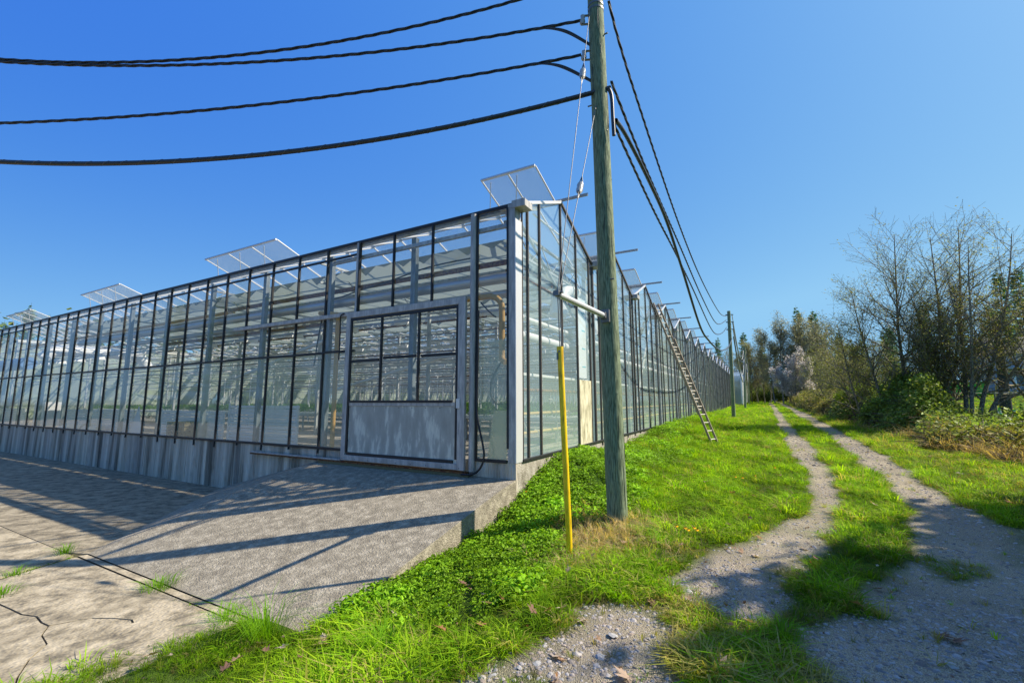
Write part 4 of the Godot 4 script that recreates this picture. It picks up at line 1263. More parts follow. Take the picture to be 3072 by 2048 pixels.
func litter() -> void:
	# fallen maple leaves, curled and dry
	var rng := RandomNumberGenerator.new()
	rng.seed = 404
	var variants := []
	for s in 4:
		var mb := MB.new()
		var lobes := 9
		var rim: Array[Vector3] = []
		for k in lobes * 2 + 1:
			var an := PI * 1.75 * (float(k) / (lobes * 2) - 0.5) + PI * 0.5
			var r := (1.0 if k % 2 == 0 else 0.55) * (1.0 + 0.25 * sin(k * 1.9 + s)) * (0.65 + 0.35 * sin(an))
			if r < 0.25: r = 0.25
			var curl := 0.22 * r * r * sin(an * 2.0 + s * 1.3) + 0.16 * r
			rim.append(Vector3(cos(an) * r, curl + rng.randf_range(-0.04, 0.06), -sin(an) * r))
		for k in rim.size() - 1:
			mb.tri(Vector3.ZERO, rim[k], rim[k + 1], Vector3.UP)
		mb.tube(PackedVector3Array([Vector3(0, 0, 0), Vector3(0.05, 0.05, 0.5), Vector3(-0.03, 0.12, 0.9)]), PackedFloat32Array([0.02, 0.016, 0.012]), 4)
		variants.append(mb.mesh(M.dry))
	var cols := [Color(0.38, 0.24, 0.15), Color(0.46, 0.33, 0.24), Color(0.34, 0.17, 0.07), Color(0.50, 0.40, 0.33), Color(0.22, 0.12, 0.08)]
	var pts := [[0.87, 2.64], [0.65, 3.36], [0.88, 3.38], [0.17, 3.18], [0.63, 3.63], [0.92, 4.08], [-0.61, 4.59], [1.11, 3.22], [1.64, 3.51], [1.54, 3.05], [1.91, 3.25], [2.01, 3.19], [2.09, 3.13], [2.65, 1.2], [3.33, 1.0], [3.85, 0.99], [3.11, 2.55], [3.22, 2.82], [3.3, 2.7], [4.04, 2.03], [4.45, 2.16], [4.51, 2.2], [2.64, 2.61], [2.89, 2.51], [2.71, 3.64], [3.18, 3.35], [0.03, 4.32], [0.08, 4.43], [1.28, 2.92], [0.82, 2.47], [2.48, -2.78], [3.02, 0.09], [2.99, -2.02], [3.31, -1.83], [3.71, -4.14], [4.55, -13.42], [3.22, -0.52], [2.27, 3.12], [1.59, 2.47], [4.83, -2.02], [1.95, 0.9], [1.6, 1.3], [1.4, 1.05], [2.1, 1.4], [1.9, 1.9], [1.35, 3.6], [0.4, 3.9], [6.9, -6.0], [6.6, -3.0], [7.2, -9.0], [2.6, -5.5], [3.0, -6.6]]
	for i in 34:
		pts.append([rng.randf_range(0.1, 2.6), rng.randf_range(2.3, 4.5)] if i < 22 else [rng.randf_range(2.4, 5.2), rng.randf_range(-1.0, 3.0)])
	var mats := []
	for c in cols:
		var m: StandardMaterial3D = M.dry.duplicate()
		m.albedo_color = lin(c.r, c.g, c.b)
		mats.append(m)
	for i in pts.size():
		var p := Vector3(pts[i][0], 0, pts[i][1])
		p.y = gh(p.x, p.z) + (0.075 if worn(p.x, p.z) < 0.3 else 0.015)
		var s := rng.randf_range(0.048, 0.085) * (1.35 if i == 5 else (0.75 if i > 51 else 1.0))
		if p.z < -1.0: s *= 1.3
		var t := turned(rng, p, s, 0.7)
		var o := put("fallen_leaf", variants[rng.randi() % 4], self, t, mats[rng.randi() % 5])
		tag(o, "dry curled brown maple leaf lying on the grass or gravel", "leaf", "fallen maple leaves")
	tag(get_node("fallen_leaf_005"), "largest curled grey brown leaf lying in the foreground grass", "leaf", "fallen maple leaves")
	# crumbs of leaf and stem lying everywhere in the grass
	var bits := Copies.new()
	for i in 1500:
		var x := rng.randf_range(-1.0, 4.5); var z := rng.randf_range(-3.0, 4.9)
		if x < 0.05 and z < 3.9: continue
		if rng.randf() > 0.35 + near_straw(x, z) + 0.6 * clampf(lump.get_noise_2d(x * 6.0, z * 6.0), 0.0, 1.0): continue
		var cc: Color = cols[rng.randi() % 5] * rng.randf_range(0.6, 1.25)
		bits.add(turned(rng, Vector3(x, gh(x, z) + rng.randf_range(0.01, 0.06), z), rng.randf_range(0.008, 0.026), 1.4), cc)
	scatter("leaf_litter", variants[1], bits, self, "crumbled brown leaf litter lying through the grass and on the track", "leaf litter")
	# dandelions
	var dp := [[0.92, -0.52], [0.12, -0.1], [2.52, 0.70], [2.62, 0.74], [2.75, 0.76], [3.08, -3.32], [3.29, -3.67], [2.96, -3.36], [2.71, 0.68], [2.66, 0.80], [3.65, -4.97], [1.1, -16.0], [1.7, -17.0], [2.0, -18.5]]
	var head := MB.new()
	for k in 22:
		var an := TAU * k / 22.0
		var rr := 1.0 if k % 2 == 0 else 0.7
		head.col = Color(1, 1, 1)
		head.quad(Vector3(0, 0.1, 0), Vector3(cos(an - 0.16), 0.15, sin(an - 0.16)) * rr, Vector3(cos(an), 0.3, sin(an)) * rr * 1.1, Vector3(cos(an + 0.16), 0.15, sin(an + 0.16)) * rr, Vector3.UP)
		head.quad(Vector3(0, 0.2, 0), Vector3(cos(an - 0.2) * 0.5, 0.4, sin(an - 0.2) * 0.5) * rr, Vector3(cos(an) * 0.6, 0.55, sin(an) * 0.6) * rr, Vector3(cos(an + 0.2) * 0.5, 0.4, sin(an + 0.2) * 0.5) * rr, Vector3.UP)
	var hm := head.mesh(M.petal)
	var ym: StandardMaterial3D = M.petal.duplicate()
	ym.albedo_color = lin(0.85, 0.50, 0.01)
	var gm := std(0.14, 0.24, 0.05)
	for i in dp.size():
		var p := Vector3(dp[i][0], 0, dp[i][1])
		p.y = gh(p.x, p.z)
		var hgt := 0.13 if i in [2, 3, 4, 8, 9] else 0.10
		var lab := "yellow dandelion flowering in the tall grass between the pole and the track"
		if i == 0: lab = "yellow dandelion on the weedy bank left of the utility pole, nearer the pole"
		elif i == 1: lab = "yellow dandelion on the weedy bank, nearer the concrete ramp"
		elif i in [5, 6, 7, 10]: lab = "yellow dandelion flowering on the lawn beside the bend of the track"
		elif i > 10: lab = "yellow dandelion flowering on the lawn near the second utility pole"
		var o := thing("dandelion", lab, "flower", p, "dandelions in the grass")
		pipe("stem", Vector3.ZERO, Vector3(0.01, hgt, 0.0), 0.0025, gm, o, 5)
		var hs := 0.022 * (1.0 if i < 11 else 1.6)
		put("flower_head", hm, o, Transform3D(Basis().rotated(Vector3.RIGHT, 0.4).scaled(Vector3(hs, hs, hs)), Vector3(0.01, hgt, 0)), ym)

# ---------------------------------------------------------------- poles, cables, guy
func lathe_pole(at: Vector3, top: Vector3, r0: float, r1: float, sd: int) -> MB:
	var rng := RandomNumberGenerator.new()
	rng.seed = sd
	var mb := MB.new()
	var n := 24; var sides := 22
	for i in n + 1:
		var t := float(i) / n
		var c := at.lerp(top, t)
		var r := lerpf(r0, r1, t)
		for k in sides:
			var an := TAU * k / sides
			var w := r * (1.0 + 0.02 * lump.get_noise_3d(cos(an) * 40.0 + sd, c.y * 6.0, sin(an) * 40.0))
			mb.v.append(c + Vector3(cos(an) * w, 0, sin(an) * w))
			mb.n.append(Vector3(cos(an), 0, sin(an)))
			mb.c.append(Color(1, 1, 1))
	for i in n:
		for k in sides:
			var a := i * sides + k; var b := i * sides + (k + 1) % sides
			mb.idx.append_array(PackedInt32Array([a, b, b + sides, a, b + sides, a + sides]))
	var cap := PackedVector3Array()
	for k in sides: cap.append(mb.v[n * sides + k])
	mb.fan(cap, Vector3.UP)
	return mb

func twisted(pts: PackedVector3Array, r: float, gap: float, pitch: float) -> MB:
	# three insulated strands laid round each other
	var mb := MB.new()
	var len := 0.0
	var fine := PackedVector3Array(); var ph := PackedFloat32Array()
	for i in pts.size() - 1:
		var l := pts[i].distance_to(pts[i + 1])
		var m := maxi(1, int(l / (pitch / 7.0)))
		for k in m:
			fine.append(pts[i].lerp(pts[i + 1], float(k) / m))
			ph.append((len + l * k / m) / pitch * TAU)
		len += l
	for s in 3:
		var q := PackedVector3Array()
		for i in fine.size():
			var d := (fine[mini(i + 1, fine.size() - 1)] - fine[maxi(i - 1, 0)]).normalized()
			var x := d.cross(Vector3.UP).normalized(); var y := x.cross(d)
			var an := ph[i] + TAU * s / 3.0
			q.append(fine[i] + (x * cos(an) + y * sin(an)) * gap)
		mb.tube(q, PackedFloat32Array([r]), 5)
	return mb

func insulator(called: String, at: Vector3, dir: Vector3, parent: Node) -> void:
	# a johnny-ball strain insulator: waisted barrel with grooves
	var mb := MB.new()
	var pts := PackedVector3Array(); var rad := PackedFloat32Array()
	for p in [[-0.085, 0.012], [-0.08, 0.035], [-0.06, 0.043], [-0.03, 0.046], [-0.012, 0.037], [0.012, 0.037], [0.03, 0.046], [0.06, 0.043], [0.08, 0.035], [0.085, 0.012]]:
		pts.append(at + dir * p[0]); rad.append(p[1])
	mb.tube(pts, rad, 12, true)
	build(called, mb, M.glaze, parent)

func poles() -> void:
	var base := Vector3(1.70, -0.25, 0.26); var top := Vector3(1.595, 8.75, 0.26)
	var p := thing("utility_pole", "tall greenish wooden utility pole standing closest, beside the yellow guy guard", "utility pole", Vector3.ZERO, "utility poles along the greenhouse")
	build("shaft", lathe_pole(base, top, 0.139, 0.118, 1), M.pole, p)
	var prng := RandomNumberGenerator.new()
	prng.seed = 15
	var chk := MB.new()
	for k in 46:      # drying checks along the grain
		var yy := prng.randf_range(0.1, 8.0); var an := prng.randf() * TAU
		var ln := prng.randf_range(0.12, 0.7)
		var q: Array[Vector3] = []
		for e in 5:
			var t := (yy + 0.25 + ln * e / 4.0) / 9.0
			q.append(base.lerp(top, t) + Vector3(cos(an), 0, sin(an)) * (lerpf(0.139, 0.118, t) * 1.004))
			an += prng.randf_range(-0.03, 0.03)
		chk.tube(PackedVector3Array(q), PackedFloat32Array([0.001, 0.0035, 0.004, 0.003, 0.001]), 5)
	build("drying_checks", chk, M.black, p).set_meta("kind", "stuff")
	for k in 16:
		var yy := prng.randf_range(0.5, 7.0); var an := prng.randf() * TAU
		var t := (yy + 0.25) / 9.0
		var c := base.lerp(top, t); var dd := Vector3(cos(an), 0, sin(an))
		pipe("nail", c + dd * (lerpf(0.139, 0.118, t) - 0.01), c + dd * (lerpf(0.139, 0.118, t) + 0.008), 0.006, M.wire, p, 5)
	for yb in [7.70, 7.78]:
		var c := base.lerp(top, (yb + 0.25) / 9.0)
		var mb := MB.new()
		mb.tube(PackedVector3Array([c - Vector3(0, 0.015, 0), c + Vector3(0, 0.015, 0)]), PackedFloat32Array([0.126, 0.126]), 22)
		build("steel_band", mb, M.wire, p)
	for q in [[7.25, 0.13, 0.0], [6.1, -0.13, 0.04], [3.3, 0.1, 0.12]]:
		var c := base.lerp(top, (q[0] + 0.25) / 9.0)
		pipe("bolt", c + Vector3(q[1] * 0.8, 0, q[2]), c + Vector3(q[1] * 1.35, 0.0, q[2]), 0.012, M.wire, p, 6)
	# clevis insulators on the left face
	for yy in [7.55, 6.93]:
		var c := base.lerp(top, (yy + 0.25) / 9.0)
		var mb := MB.new()
		mb.tube(PackedVector3Array([c + Vector3(-0.20, -0.06, 0.10), c + Vector3(-0.19, -0.02, 0.10), c + Vector3(-0.185, 0.03, 0.10), c + Vector3(-0.18, 0.07, 0.10)]), PackedFloat32Array([0.035, 0.045, 0.03, 0.042]), 12, true)
		build("spool_insulator", mb, M.glaze, p)
		bar("clevis", c + Vector3(-0.1, 0.08, 0.06), c + Vector3(-0.21, 0.08, 0.11), 0.04, 0.012, M.wire, p)
		bar("clevis", c + Vector3(-0.1, -0.07, 0.06), c + Vector3(-0.21, -0.07, 0.11), 0.04, 0.012, M.wire, p)
	var pipe_on := MB.new()
	pipe_on.tube(smooth_line([Vector3(1.80, 6.24, 0.34), Vector3(1.83, 6.12, 0.32), Vector3(1.835, 5.8, 0.31), Vector3(1.84, 5.5, 0.30)], 4), PackedFloat32Array([0.028]), 8, true)
	build("cable_guard", pipe_on, M.cable, p)
	# guy: strut, two wires with strain insulators, yellow guard at the ground
	var gy := thing("sidewalk_guy", "grey pipe strut with guy wires and strain insulators bracing the near pole", "guy wire")
	var tip := Vector3(1.545, 2.80, 1.80)
	pipe("strut", Vector3(1.655, 2.77, 0.40), tip, 0.037, M.alu_bright, gy, 14)
	bar("strut_foot", Vector3(1.66, 2.77, 0.44), Vector3(1.66, 2.77, 0.385), 0.12, 0.18, M.wire, gy)
	bar("strut_collar", Vector3(1.645, 2.772, 0.46), Vector3(1.642, 2.773, 0.50), 0.09, 0.09, M.wire, gy)
	bar("end_clamp", tip + Vector3(0.0, 0.01, -0.06), tip + Vector3(-0.01, 0.01, 0.06), 0.07, 0.06, M.wire, gy)
	pipe("clamp_bolt", tip + Vector3(-0.06, 0.02, 0.02), tip + Vector3(0.06, 0.02, 0.02), 0.015, M.wire, gy, 6)
	for w in [[Vector3(1.555, 7.75, 0.36), 0.30], [Vector3(1.61, 6.05, 0.37), 0.52]]:
		var a: Vector3 = w[0]; var b := tip + Vector3(0.012 if w[1] > 0.4 else -0.012, 0.05, 0.0)
		var m := a.lerp(b, w[1]); var dd := (b - a).normalized()
		var mb := MB.new()
		mb.tube(PackedVector3Array([a, m - dd * 0.14, m - dd * 0.085]), PackedFloat32Array([0.0055]), 6)
		mb.tube(PackedVector3Array([m + dd * 0.085, m + dd * 0.14, b]), PackedFloat32Array([0.0055]), 6)
		for s in [-1.0, 1.0]:
			mb.tube(PackedVector3Array([m - dd * 0.22, m - dd * 0.10 + Vector3(0.025 * s, 0, 0), m - dd * 0.05 + Vector3(0.035 * s, 0, 0)]), PackedFloat32Array([0.006]), 5)
			mb.tube(PackedVector3Array([m + dd * 0.22, m + dd * 0.10 + Vector3(0, 0, 0.025 * s), m + dd * 0.05 + Vector3(0, 0, 0.035 * s)]), PackedFloat32Array([0.006]), 5)
		build("guy_wire", mb, M.wire, gy)
		insulator("strain_insulator", m, dd, gy)
	for s in [-0.012, 0.012]:
		pipe("guy_wire", tip + Vector3(s, -0.03, 0), Vector3(1.60 + s, -0.06, 1.745), 0.006, M.wire, gy, 6)
	pipe("anchor_rod", Vector3(1.60, 0.06, 1.745), Vector3(1.605, -0.35, 1.74), 0.014, M.wire, gy, 8)
	var yg := thing("guy_guard", "bright yellow plastic guy guard standing in the grass before the pole", "guy guard")
	var gm := MB.new()
	var n := 14
	var lo := Vector3(1.603, -0.02, 1.75); var hi := Vector3(1.545, 2.20, 1.79)
	# a half-round gutter of plastic, its edges rolled, closed towards the camera
	var prof: Array[Vector2] = []
	for k in n + 1:
		var an := lerpf(-0.62 * PI, 0.62 * PI, float(k) / n)
		prof.append(Vector2(sin(an) * 0.034, cos(an) * 0.034))
	var tow := (eye - lo); tow.y = 0.0; tow = tow.normalized()
	var sd := Vector3(tow.z, 0, -tow.x)
	for k in n:
		for ly in [[0.0, 0.08], [0.08, 0.92], [0.92, 1.0]]:
			var q: Array[Vector3] = []
			for c in [[k, ly[0]], [k + 1, ly[0]], [k + 1, ly[1]], [k, ly[1]]]:
				var w := 1.0
				if c[1] > 0.95: w = 1.12
				elif c[1] < 0.05: w = 0.92
				var pp: Vector2 = prof[c[0]]
				q.append(lo.lerp(hi, c[1]) + (sd * pp.x + tow * pp.y) * w)
			var mid := (prof[k] + prof[k + 1]) * 0.5
			gm.quad(q[0], q[1], q[2], q[3], sd * mid.x + tow * mid.y)
			var th := 0.004
			var qi: Array[Vector3] = []
			for c in q: qi.append(c - (sd * mid.x + tow * mid.y).normalized() * th)
			gm.quad(qi[0], qi[1], qi[2], qi[3], -(sd * mid.x + tow * mid.y))
	build("guard_tube", gm, M.yellow, yg)
	bar("guard_clip", Vector3(1.53, 2.05, 1.83), Vector3(1.53, 2.13, 1.83), 0.02, 0.012, M.wire, yg)
	pipe("clip_bolt", hi + tow * 0.03 + Vector3(-0.01, -0.055, 0), hi + tow * 0.046 + Vector3(-0.01, -0.055, 0), 0.012, M.wire, yg, 8)

	# cables to the left
	var dv := Vector3(-cos(deg_to_rad(27.0)), 0, sin(deg_to_rad(27.0)))
	var start := Vector3(1.6, 0, 0.26)
	var specs := [[8.35, 0.344, 0.0231, 0.05, "topmost twisted cable leaving the near pole towards the upper left"], [7.60, 0.1895, 0.01466, 0.19, "second twisted cable from the top, fixed to the upper spool insulator"], [7.0, 0.1906, 0.00956, 0.24, "third twisted cable, fixed to the lower spool insulator on the near pole"]]
	for s in specs:
		var pts := PackedVector3Array()
		for i in 41:
			var t: float = s[3] + (15.0 - s[3]) * i / 40.0
			pts.append(start + dv * t + Vector3(0, s[0] - s[1] * t + s[2] * t * t, 0))
		var o := thing("twisted_cable", s[4], "cable", Vector3.ZERO, "overhead cables running to the left")
		build("strands", twisted(pts, 0.012, 0.0145, 0.8), M.cable, o)
		if s[0] < 8.0:   # the tails that loop down to the pole
			for k in 3:
				var tl := MB.new()
				var a: Vector3 = pts[2] + Vector3(0, 0.01 * k - 0.01, 0)
				tl.tube(smooth_line([a, a + Vector3(0.25, -0.01 - 0.02 * k, -0.1), a + Vector3(0.48, -0.10 - 0.03 * k, -0.2), Vector3(1.56, a.y - 0.33 - 0.025 * k, 0.30)], 6), PackedFloat32Array([0.011]), 6)
				build("tail", tl, M.cable, o)
	var pk := PackedVector3Array()
	for i in 61:
		var t := -0.22 + 15.2 * i / 60.0
		pk.append(start + dv * t + Vector3(0.0, 6.27 - 0.2695 * t + 0.0182 * t * t, 0.08))
	var tk := thing("thick_cable", "thick black wrapped cable passing in front of the near pole to the left", "cable", Vector3.ZERO, "overhead cables running to the left")
	var tm := MB.new()
	tm.tube(pk, PackedFloat32Array([0.036]), 10, true)
	build("sheath", tm, M.cable, tk)
	var lash := MB.new()
	var li := 0
	var lp := PackedVector3Array()
	for i in pk.size() - 1:
		for k in 8:
			var c := pk[i].lerp(pk[i + 1], k / 8.0)
			var d := (pk[i + 1] - pk[i]).normalized()
			var xx := d.cross(Vector3.UP).normalized(); var yy := xx.cross(d)
			var an := (i * 8 + k) * TAU / 9.0
			lp.append(c + (xx * cos(an) + yy * sin(an)) * 0.037)
	lash.tube(lp, PackedFloat32Array([0.0035]), 4)
	build("lashing_wire", lash, M.wire, tk)
	# the pole they lead to, outside the picture
	var endp := start + dv * 15.0
	var p0 := thing("utility_pole", "wooden utility pole in the yard where the left-hand cables end", "utility pole", Vector3.ZERO, "utility poles along the greenhouse")
	build("shaft", lathe_pole(Vector3(endp.x, -0.9, endp.z), Vector3(endp.x, 8.6, endp.z), 0.14, 0.11, 5), M.pole, p0)

	# poles and cables down the track
	var pp := [Vector3(1.70, gh(1.7, -29.8), -29.8), Vector3(1.70, gh(1.7, -57.4), -57.4), Vector3(1.72, gh(1.7, -80), -80)]
	var tops := [Vector3(1.84, 8.15, -29.8), Vector3(2.1, 8.2, -57.4), Vector3(1.9, 8.1, -80)]
	var labs := ["green wooden utility pole standing halfway along the greenhouse beside the lawn", "third wooden utility pole, by the white end of the greenhouse", "farthest wooden utility pole near the dark trees at the track's end"]
	for i in 3:
		var o := thing("utility_pole", labs[i], "utility pole", Vector3.ZERO, "utility poles along the greenhouse")
		build("shaft", lathe_pole(pp[i] - Vector3(0, 0.2, 0), tops[i], 0.135, 0.115, 20 + i), M.pole, o)
		for k in 3:
			bar("cable_bracket", tops[i] + Vector3(-0.08, -0.3 - 0.55 * k, 0.1), tops[i] + Vector3(-0.22, -0.3 - 0.55 * k, 0.18), 0.05, 0.08, M.wire, o)
			bar("cable_bracket", tops[i] + Vector3(0.08, -0.25 - 0.55 * k, -0.08), tops[i] + Vector3(0.28, -0.28 - 0.55 * k, -0.12), 0.05, 0.06, M.wire, o)
	var line := func(x0: float, x1: float, prof2: Array) -> PackedVector3Array:
		var raw := []
		for q in prof2:
			raw.append(Vector3(lerpf(x0, x1, q[0] / 30.0), q[1], 0.2 - q[0]))
		return smooth_line(raw, 8)
	var tc := thing("thick_cable", "thick grey cable sagging low between the near pole and the second pole", "cable", Vector3.ZERO, "overhead cables along the track")
	var t2 := MB.new()
	t2.tube(line.call(1.85, 1.93, [[0.0, 5.80], [0.65, 5.88], [2.2, 5.86], [4.04, 5.70], [6.08, 5.14], [9.66, 4.05], [12.5, 3.88], [16.0, 3.93], [19.25, 4.16], [25.1, 4.96], [30.0, 6.08]]), PackedFloat32Array([0.034]), 8)
	build("sheath", t2, M.cable, tc)
	var tri := [
		[1.80, 1.62, [[0.0, 5.80], [2.95, 5.56], [6.0, 5.47], [9.62, 5.28], [15.4, 4.88], [19.4, 5.05], [25, 5.9], [30.0, 6.95]], "lowest twisted cable beside the thick cable between the first two poles"],
		[1.80, 1.64, [[0.0, 6.46], [2.25, 6.20], [6.72, 5.95], [12.0, 5.62], [18.0, 5.55], [22.7, 6.1], [30.0, 7.5]], "middle twisted cable between the first two poles"],
		[1.80, 1.66, [[0.0, 7.85], [1.38, 7.40], [6.82, 6.60], [13.2, 6.35], [22.7, 6.75], [30.0, 7.8]], "uppermost twisted cable between the first two poles"]]
	for s in tri:
		var o := thing("twisted_cable", s[3], "cable", Vector3.ZERO, "overhead cables along the track")
		build("strands", twisted(line.call(s[0], s[1], s[2]), 0.0115, 0.014, 0.75), M.cable, o)
	for i in 2:
		for k in 4:
			var a: Vector3 = tops[i] + Vector3(0.2, -0.3 - 0.55 * k, 0); var b: Vector3 = tops[i + 1] + Vector3(-0.15 + 0.12 * (k % 2), -0.3 - 0.55 * k, 0)
			var raw := []
			for q in 9:
				var t := q / 8.0
				raw.append(a.lerp(b, t) - Vector3(0, 4.0 * (2.1 + 0.25 * k) * t * (1.0 - t), 0))
			var o := thing("overhead_cable", "pale sagging cable, number %s down, between the %s poles" % [["one", "two", "three", "four"][k], ["second and third", "third and farthest"][i]], "cable", Vector3.ZERO, "overhead cables along the track")
			var mb := MB.new()
			mb.tube(smooth_line(raw, 5), PackedFloat32Array([0.026 if k < 3 else 0.036]), 6)
			build("strand", mb, M.cable_pale if k % 2 == 0 else M.cable, o)

func ladder() -> void:
	var o := thing("ladder", "wooden extension ladder leaning on the greenhouse gutter", "ladder")
	var foot := Vector3(2.02, gh(2.02, -10.4) - 0.02, -10.55); var top := Vector3(0.10, 5.45, -11.6)
	var d := (top - foot).normalized()
	var side := d.cross(Vector3(0.9, 0.35, 0.4)).normalized()
	side = Vector3(-0.48, 0.0, 0.877); side = (side - d * side.dot(d)).normalized()
	var nrm := side.cross(d).normalized()
	var L := foot.distance_to(top)
	var rail := std(0.27, 0.22, 0.15, 0.8); var rung := std(0.70, 0.64, 0.54, 0.7)
	for sec in 2:
		var a := 0.0 if sec == 0 else 0.19
		var b := 0.72 if sec == 0 else 1.0
		var off := nrm * (0.045 * sec)
		var hw := 0.17 - 0.03 * sec
		for s in [-1.0, 1.0]:
			bar("rail", foot.lerp(top, a) + side * hw * s + off, foot.lerp(top, b) + side * hw * s + off, 0.035, 0.075, rail, o, nrm)
		var n := int((b - a) * L / 0.30)
		for k in n:
			var t := a + (k + 0.6) * 0.30 / L
			pipe("rung", foot.lerp(top, t) + side * (hw - 0.01) + off, foot.lerp(top, t) - side * (hw - 0.01) + off, 0.017, rung, o, 8)

# ---------------------------------------------------------------- trees
func grow(w: MB, lf: MB, rng: RandomNumberGenerator, p: Vector3, dir: Vector3, len: float, r: float, level: int, P: Dictionary) -> void:
	var n: int = 6 if level == 0 else (4 if level == 1 else 3)
	var pts := PackedVector3Array([p]); var rad := PackedFloat32Array([r])
	var d := dir
	var at := p
	for i in n:
		d = (d + Vector3(rng.randfn(), rng.randfn(), rng.randfn()) * P.wig * (0.35 if level == 0 else 1.0) + Vector3.UP * P.up).normalized()
		at += d * len / n
		pts.append(at)
		rad.append(maxf(r * (1.0 - 0.85 * (i + 1.0) / n), P.thin))
	w.col = P.bark * rng.randf_range(0.8, 1.15)
	w.tube(pts, rad, [7, 4, 3, 3][level])
	if level < P.deep:
		var kids: int = P.kids[level]
		for k in kids:
			var t := lerpf(P.from[level], 0.98, (k + rng.randf()) / kids)
			var f := t * n
			var i := mini(int(f), n - 1)
			var q := pts[i].lerp(pts[i + 1], f - i)
			var ax := (pts[i + 1] - pts[i]).normalized()
			var perp := ax.cross(Vector3(rng.randfn(), rng.randfn(), rng.randfn())).normalized()
			var a: float = P.ang * rng.randf_range(0.7, 1.25)
			var cd := (ax * cos(a) + perp * sin(a)).normalized()
			grow(w, lf, rng, q, cd, len * P.ratio[level] * (1.05 - 0.55 * t) * rng.randf_range(0.7, 1.25), maxf(r * (1.0 - 0.8 * t) * 0.5, P.thin), level + 1, P)
	if level >= P.deep - 1:
		var nl: int = P.leaves
		for k in nl:
			var f := rng.randf() * n
			var i := mini(int(f), n - 1)
			var q: Vector3 = pts[i].lerp(pts[i + 1], f - i) + Vector3(rng.randfn(), rng.randfn(), rng.randfn()) * P.loose
			if rng.randf() > P.keep_low - P.keep_fall * (q.y / P.height): continue
			var c: Color = P.leaf_a.lerp(P.leaf_b, rng.randf())
			leaf(lf, rng, q, P.size * rng.randf_range(0.6, 1.3), Vector3(0.3, 0.8, 0.2), rng.randf_range(0.7, 1.25), c)

var alder := {"wig": 0.10, "up": 0.05, "thin": 0.005, "deep": 2, "kids": [36, 11], "from": [0.15, 0.12], "ratio": [0.42, 0.42], "ang": 0.85, "leaves": 14, "loose": 0.12, "keep_low": 1.15, "keep_fall": 1.0, "height": 10.0, "size": 0.085, "bark": Color(0.44, 0.38, 0.28), "leaf_a": Color(0.44, 0.47, 0.11), "leaf_b": Color(0.33, 0.29, 0.13)}

func bare_tree(sd: int, h: float, stems: Array, P: Dictionary) -> Array:
	var rng := RandomNumberGenerator.new()
	rng.seed = sd
	var w := MB.new(); var lf := MB.new()
	for s in stems:
		grow(w, lf, rng, s[0], s[1].normalized(), h * s[2], 0.0085 * h * s[2] + 0.02, 0, P)
	return [w, lf]

func plant_tree(called: String, parts: Array, at: Vector3, label: String, category: String, group: String, leafname := "foliage", mat: Material = null) -> Node3D:
	var o := thing(called, label, category, at, group)
	put("trunk", parts[0], o)
	if parts.size() > 1:
		put(leafname, parts[1], o).set_meta("kind", "stuff")
	return o

func again(src: Node3D, at: Vector3, s: float, turn: float, label: String, tall := 1.0) -> Node3D:
	var o := src.duplicate()
	o.name = numbered(String(src.name).rstrip("0123456789").trim_suffix("_"))
	add_child(o)
	o.transform = Transform3D(Basis(Vector3.UP, turn).scaled(Vector3(s, s * tall, s)), at)
	o.set_meta("label", label)
	return o

func conifer(sd: int, h: float, r: float) -> Array:
	var rng := RandomNumberGenerator.new()
	rng.seed = sd
	var w := MB.new(); var nd := MB.new()
	w.col = Color(0.12, 0.09, 0.06)
	w.tube(PackedVector3Array([Vector3.ZERO, Vector3(0.05, h * 0.5, 0), Vector3(0, h, 0)]), PackedFloat32Array([h * 0.016, h * 0.009, 0.01]), 7)
	var y := h * 0.08
	while y < h * 0.985:
		var t := y / h
		var br := r * pow(1.0 - t, 0.8) * (1.0 if t > 0.15 else 0.75)
		for k in (7 if t < 0.9 else 4):
			var an := rng.randf() * TAU
			var l := br * rng.randf_range(0.55, 1.15) + 0.12
			var out := Vector3(cos(an), 0, sin(an))
			var rise := rng.randf_range(-0.35, 0.05) + 0.5 * t
			var p := Vector3(0, y + rng.randf_range(-0.2, 0.2), 0)
			var m := maxi(3, int(l / 0.36))
			for q in m:
				var s := (q + 0.6) / m
				var c := p + out * l * s + Vector3.UP * (rise * l * s - 0.10 * l * s * s + 0.12 * l * s * s * s)
				var sz := (0.62 * (1.0 - 0.45 * s)) * clampf(r / 3.0, 0.6, 1.3) * (0.5 if t > 0.93 else 1.0)
				for e in 2:
					var sg := -1.0 if e == 0 else 1.0
					var side := Vector3(-out.z, 0, out.x) * sg
					var tip := c + (side * 0.8 + out * 0.65 + Vector3.UP * rng.randf_range(-0.5, 0.1)).normalized() * sz
					var tt := rng.randf_range(0.55, 1.35)
					nd.col = Color(0.13 * tt, 0.25 * tt, 0.085 * tt)
					nd.tri(c - out * 0.1 * sz, c + out * 0.28 * sz + Vector3.UP * 0.03, tip)
					nd.tri(c, c - Vector3.UP * 0.3 * sz + side * 0.2 * sz, tip - Vector3.UP * 0.15 * sz)
		y += h * 0.019 + 0.1
	return [w.mesh(M.bark), nd.mesh(M.needle)]

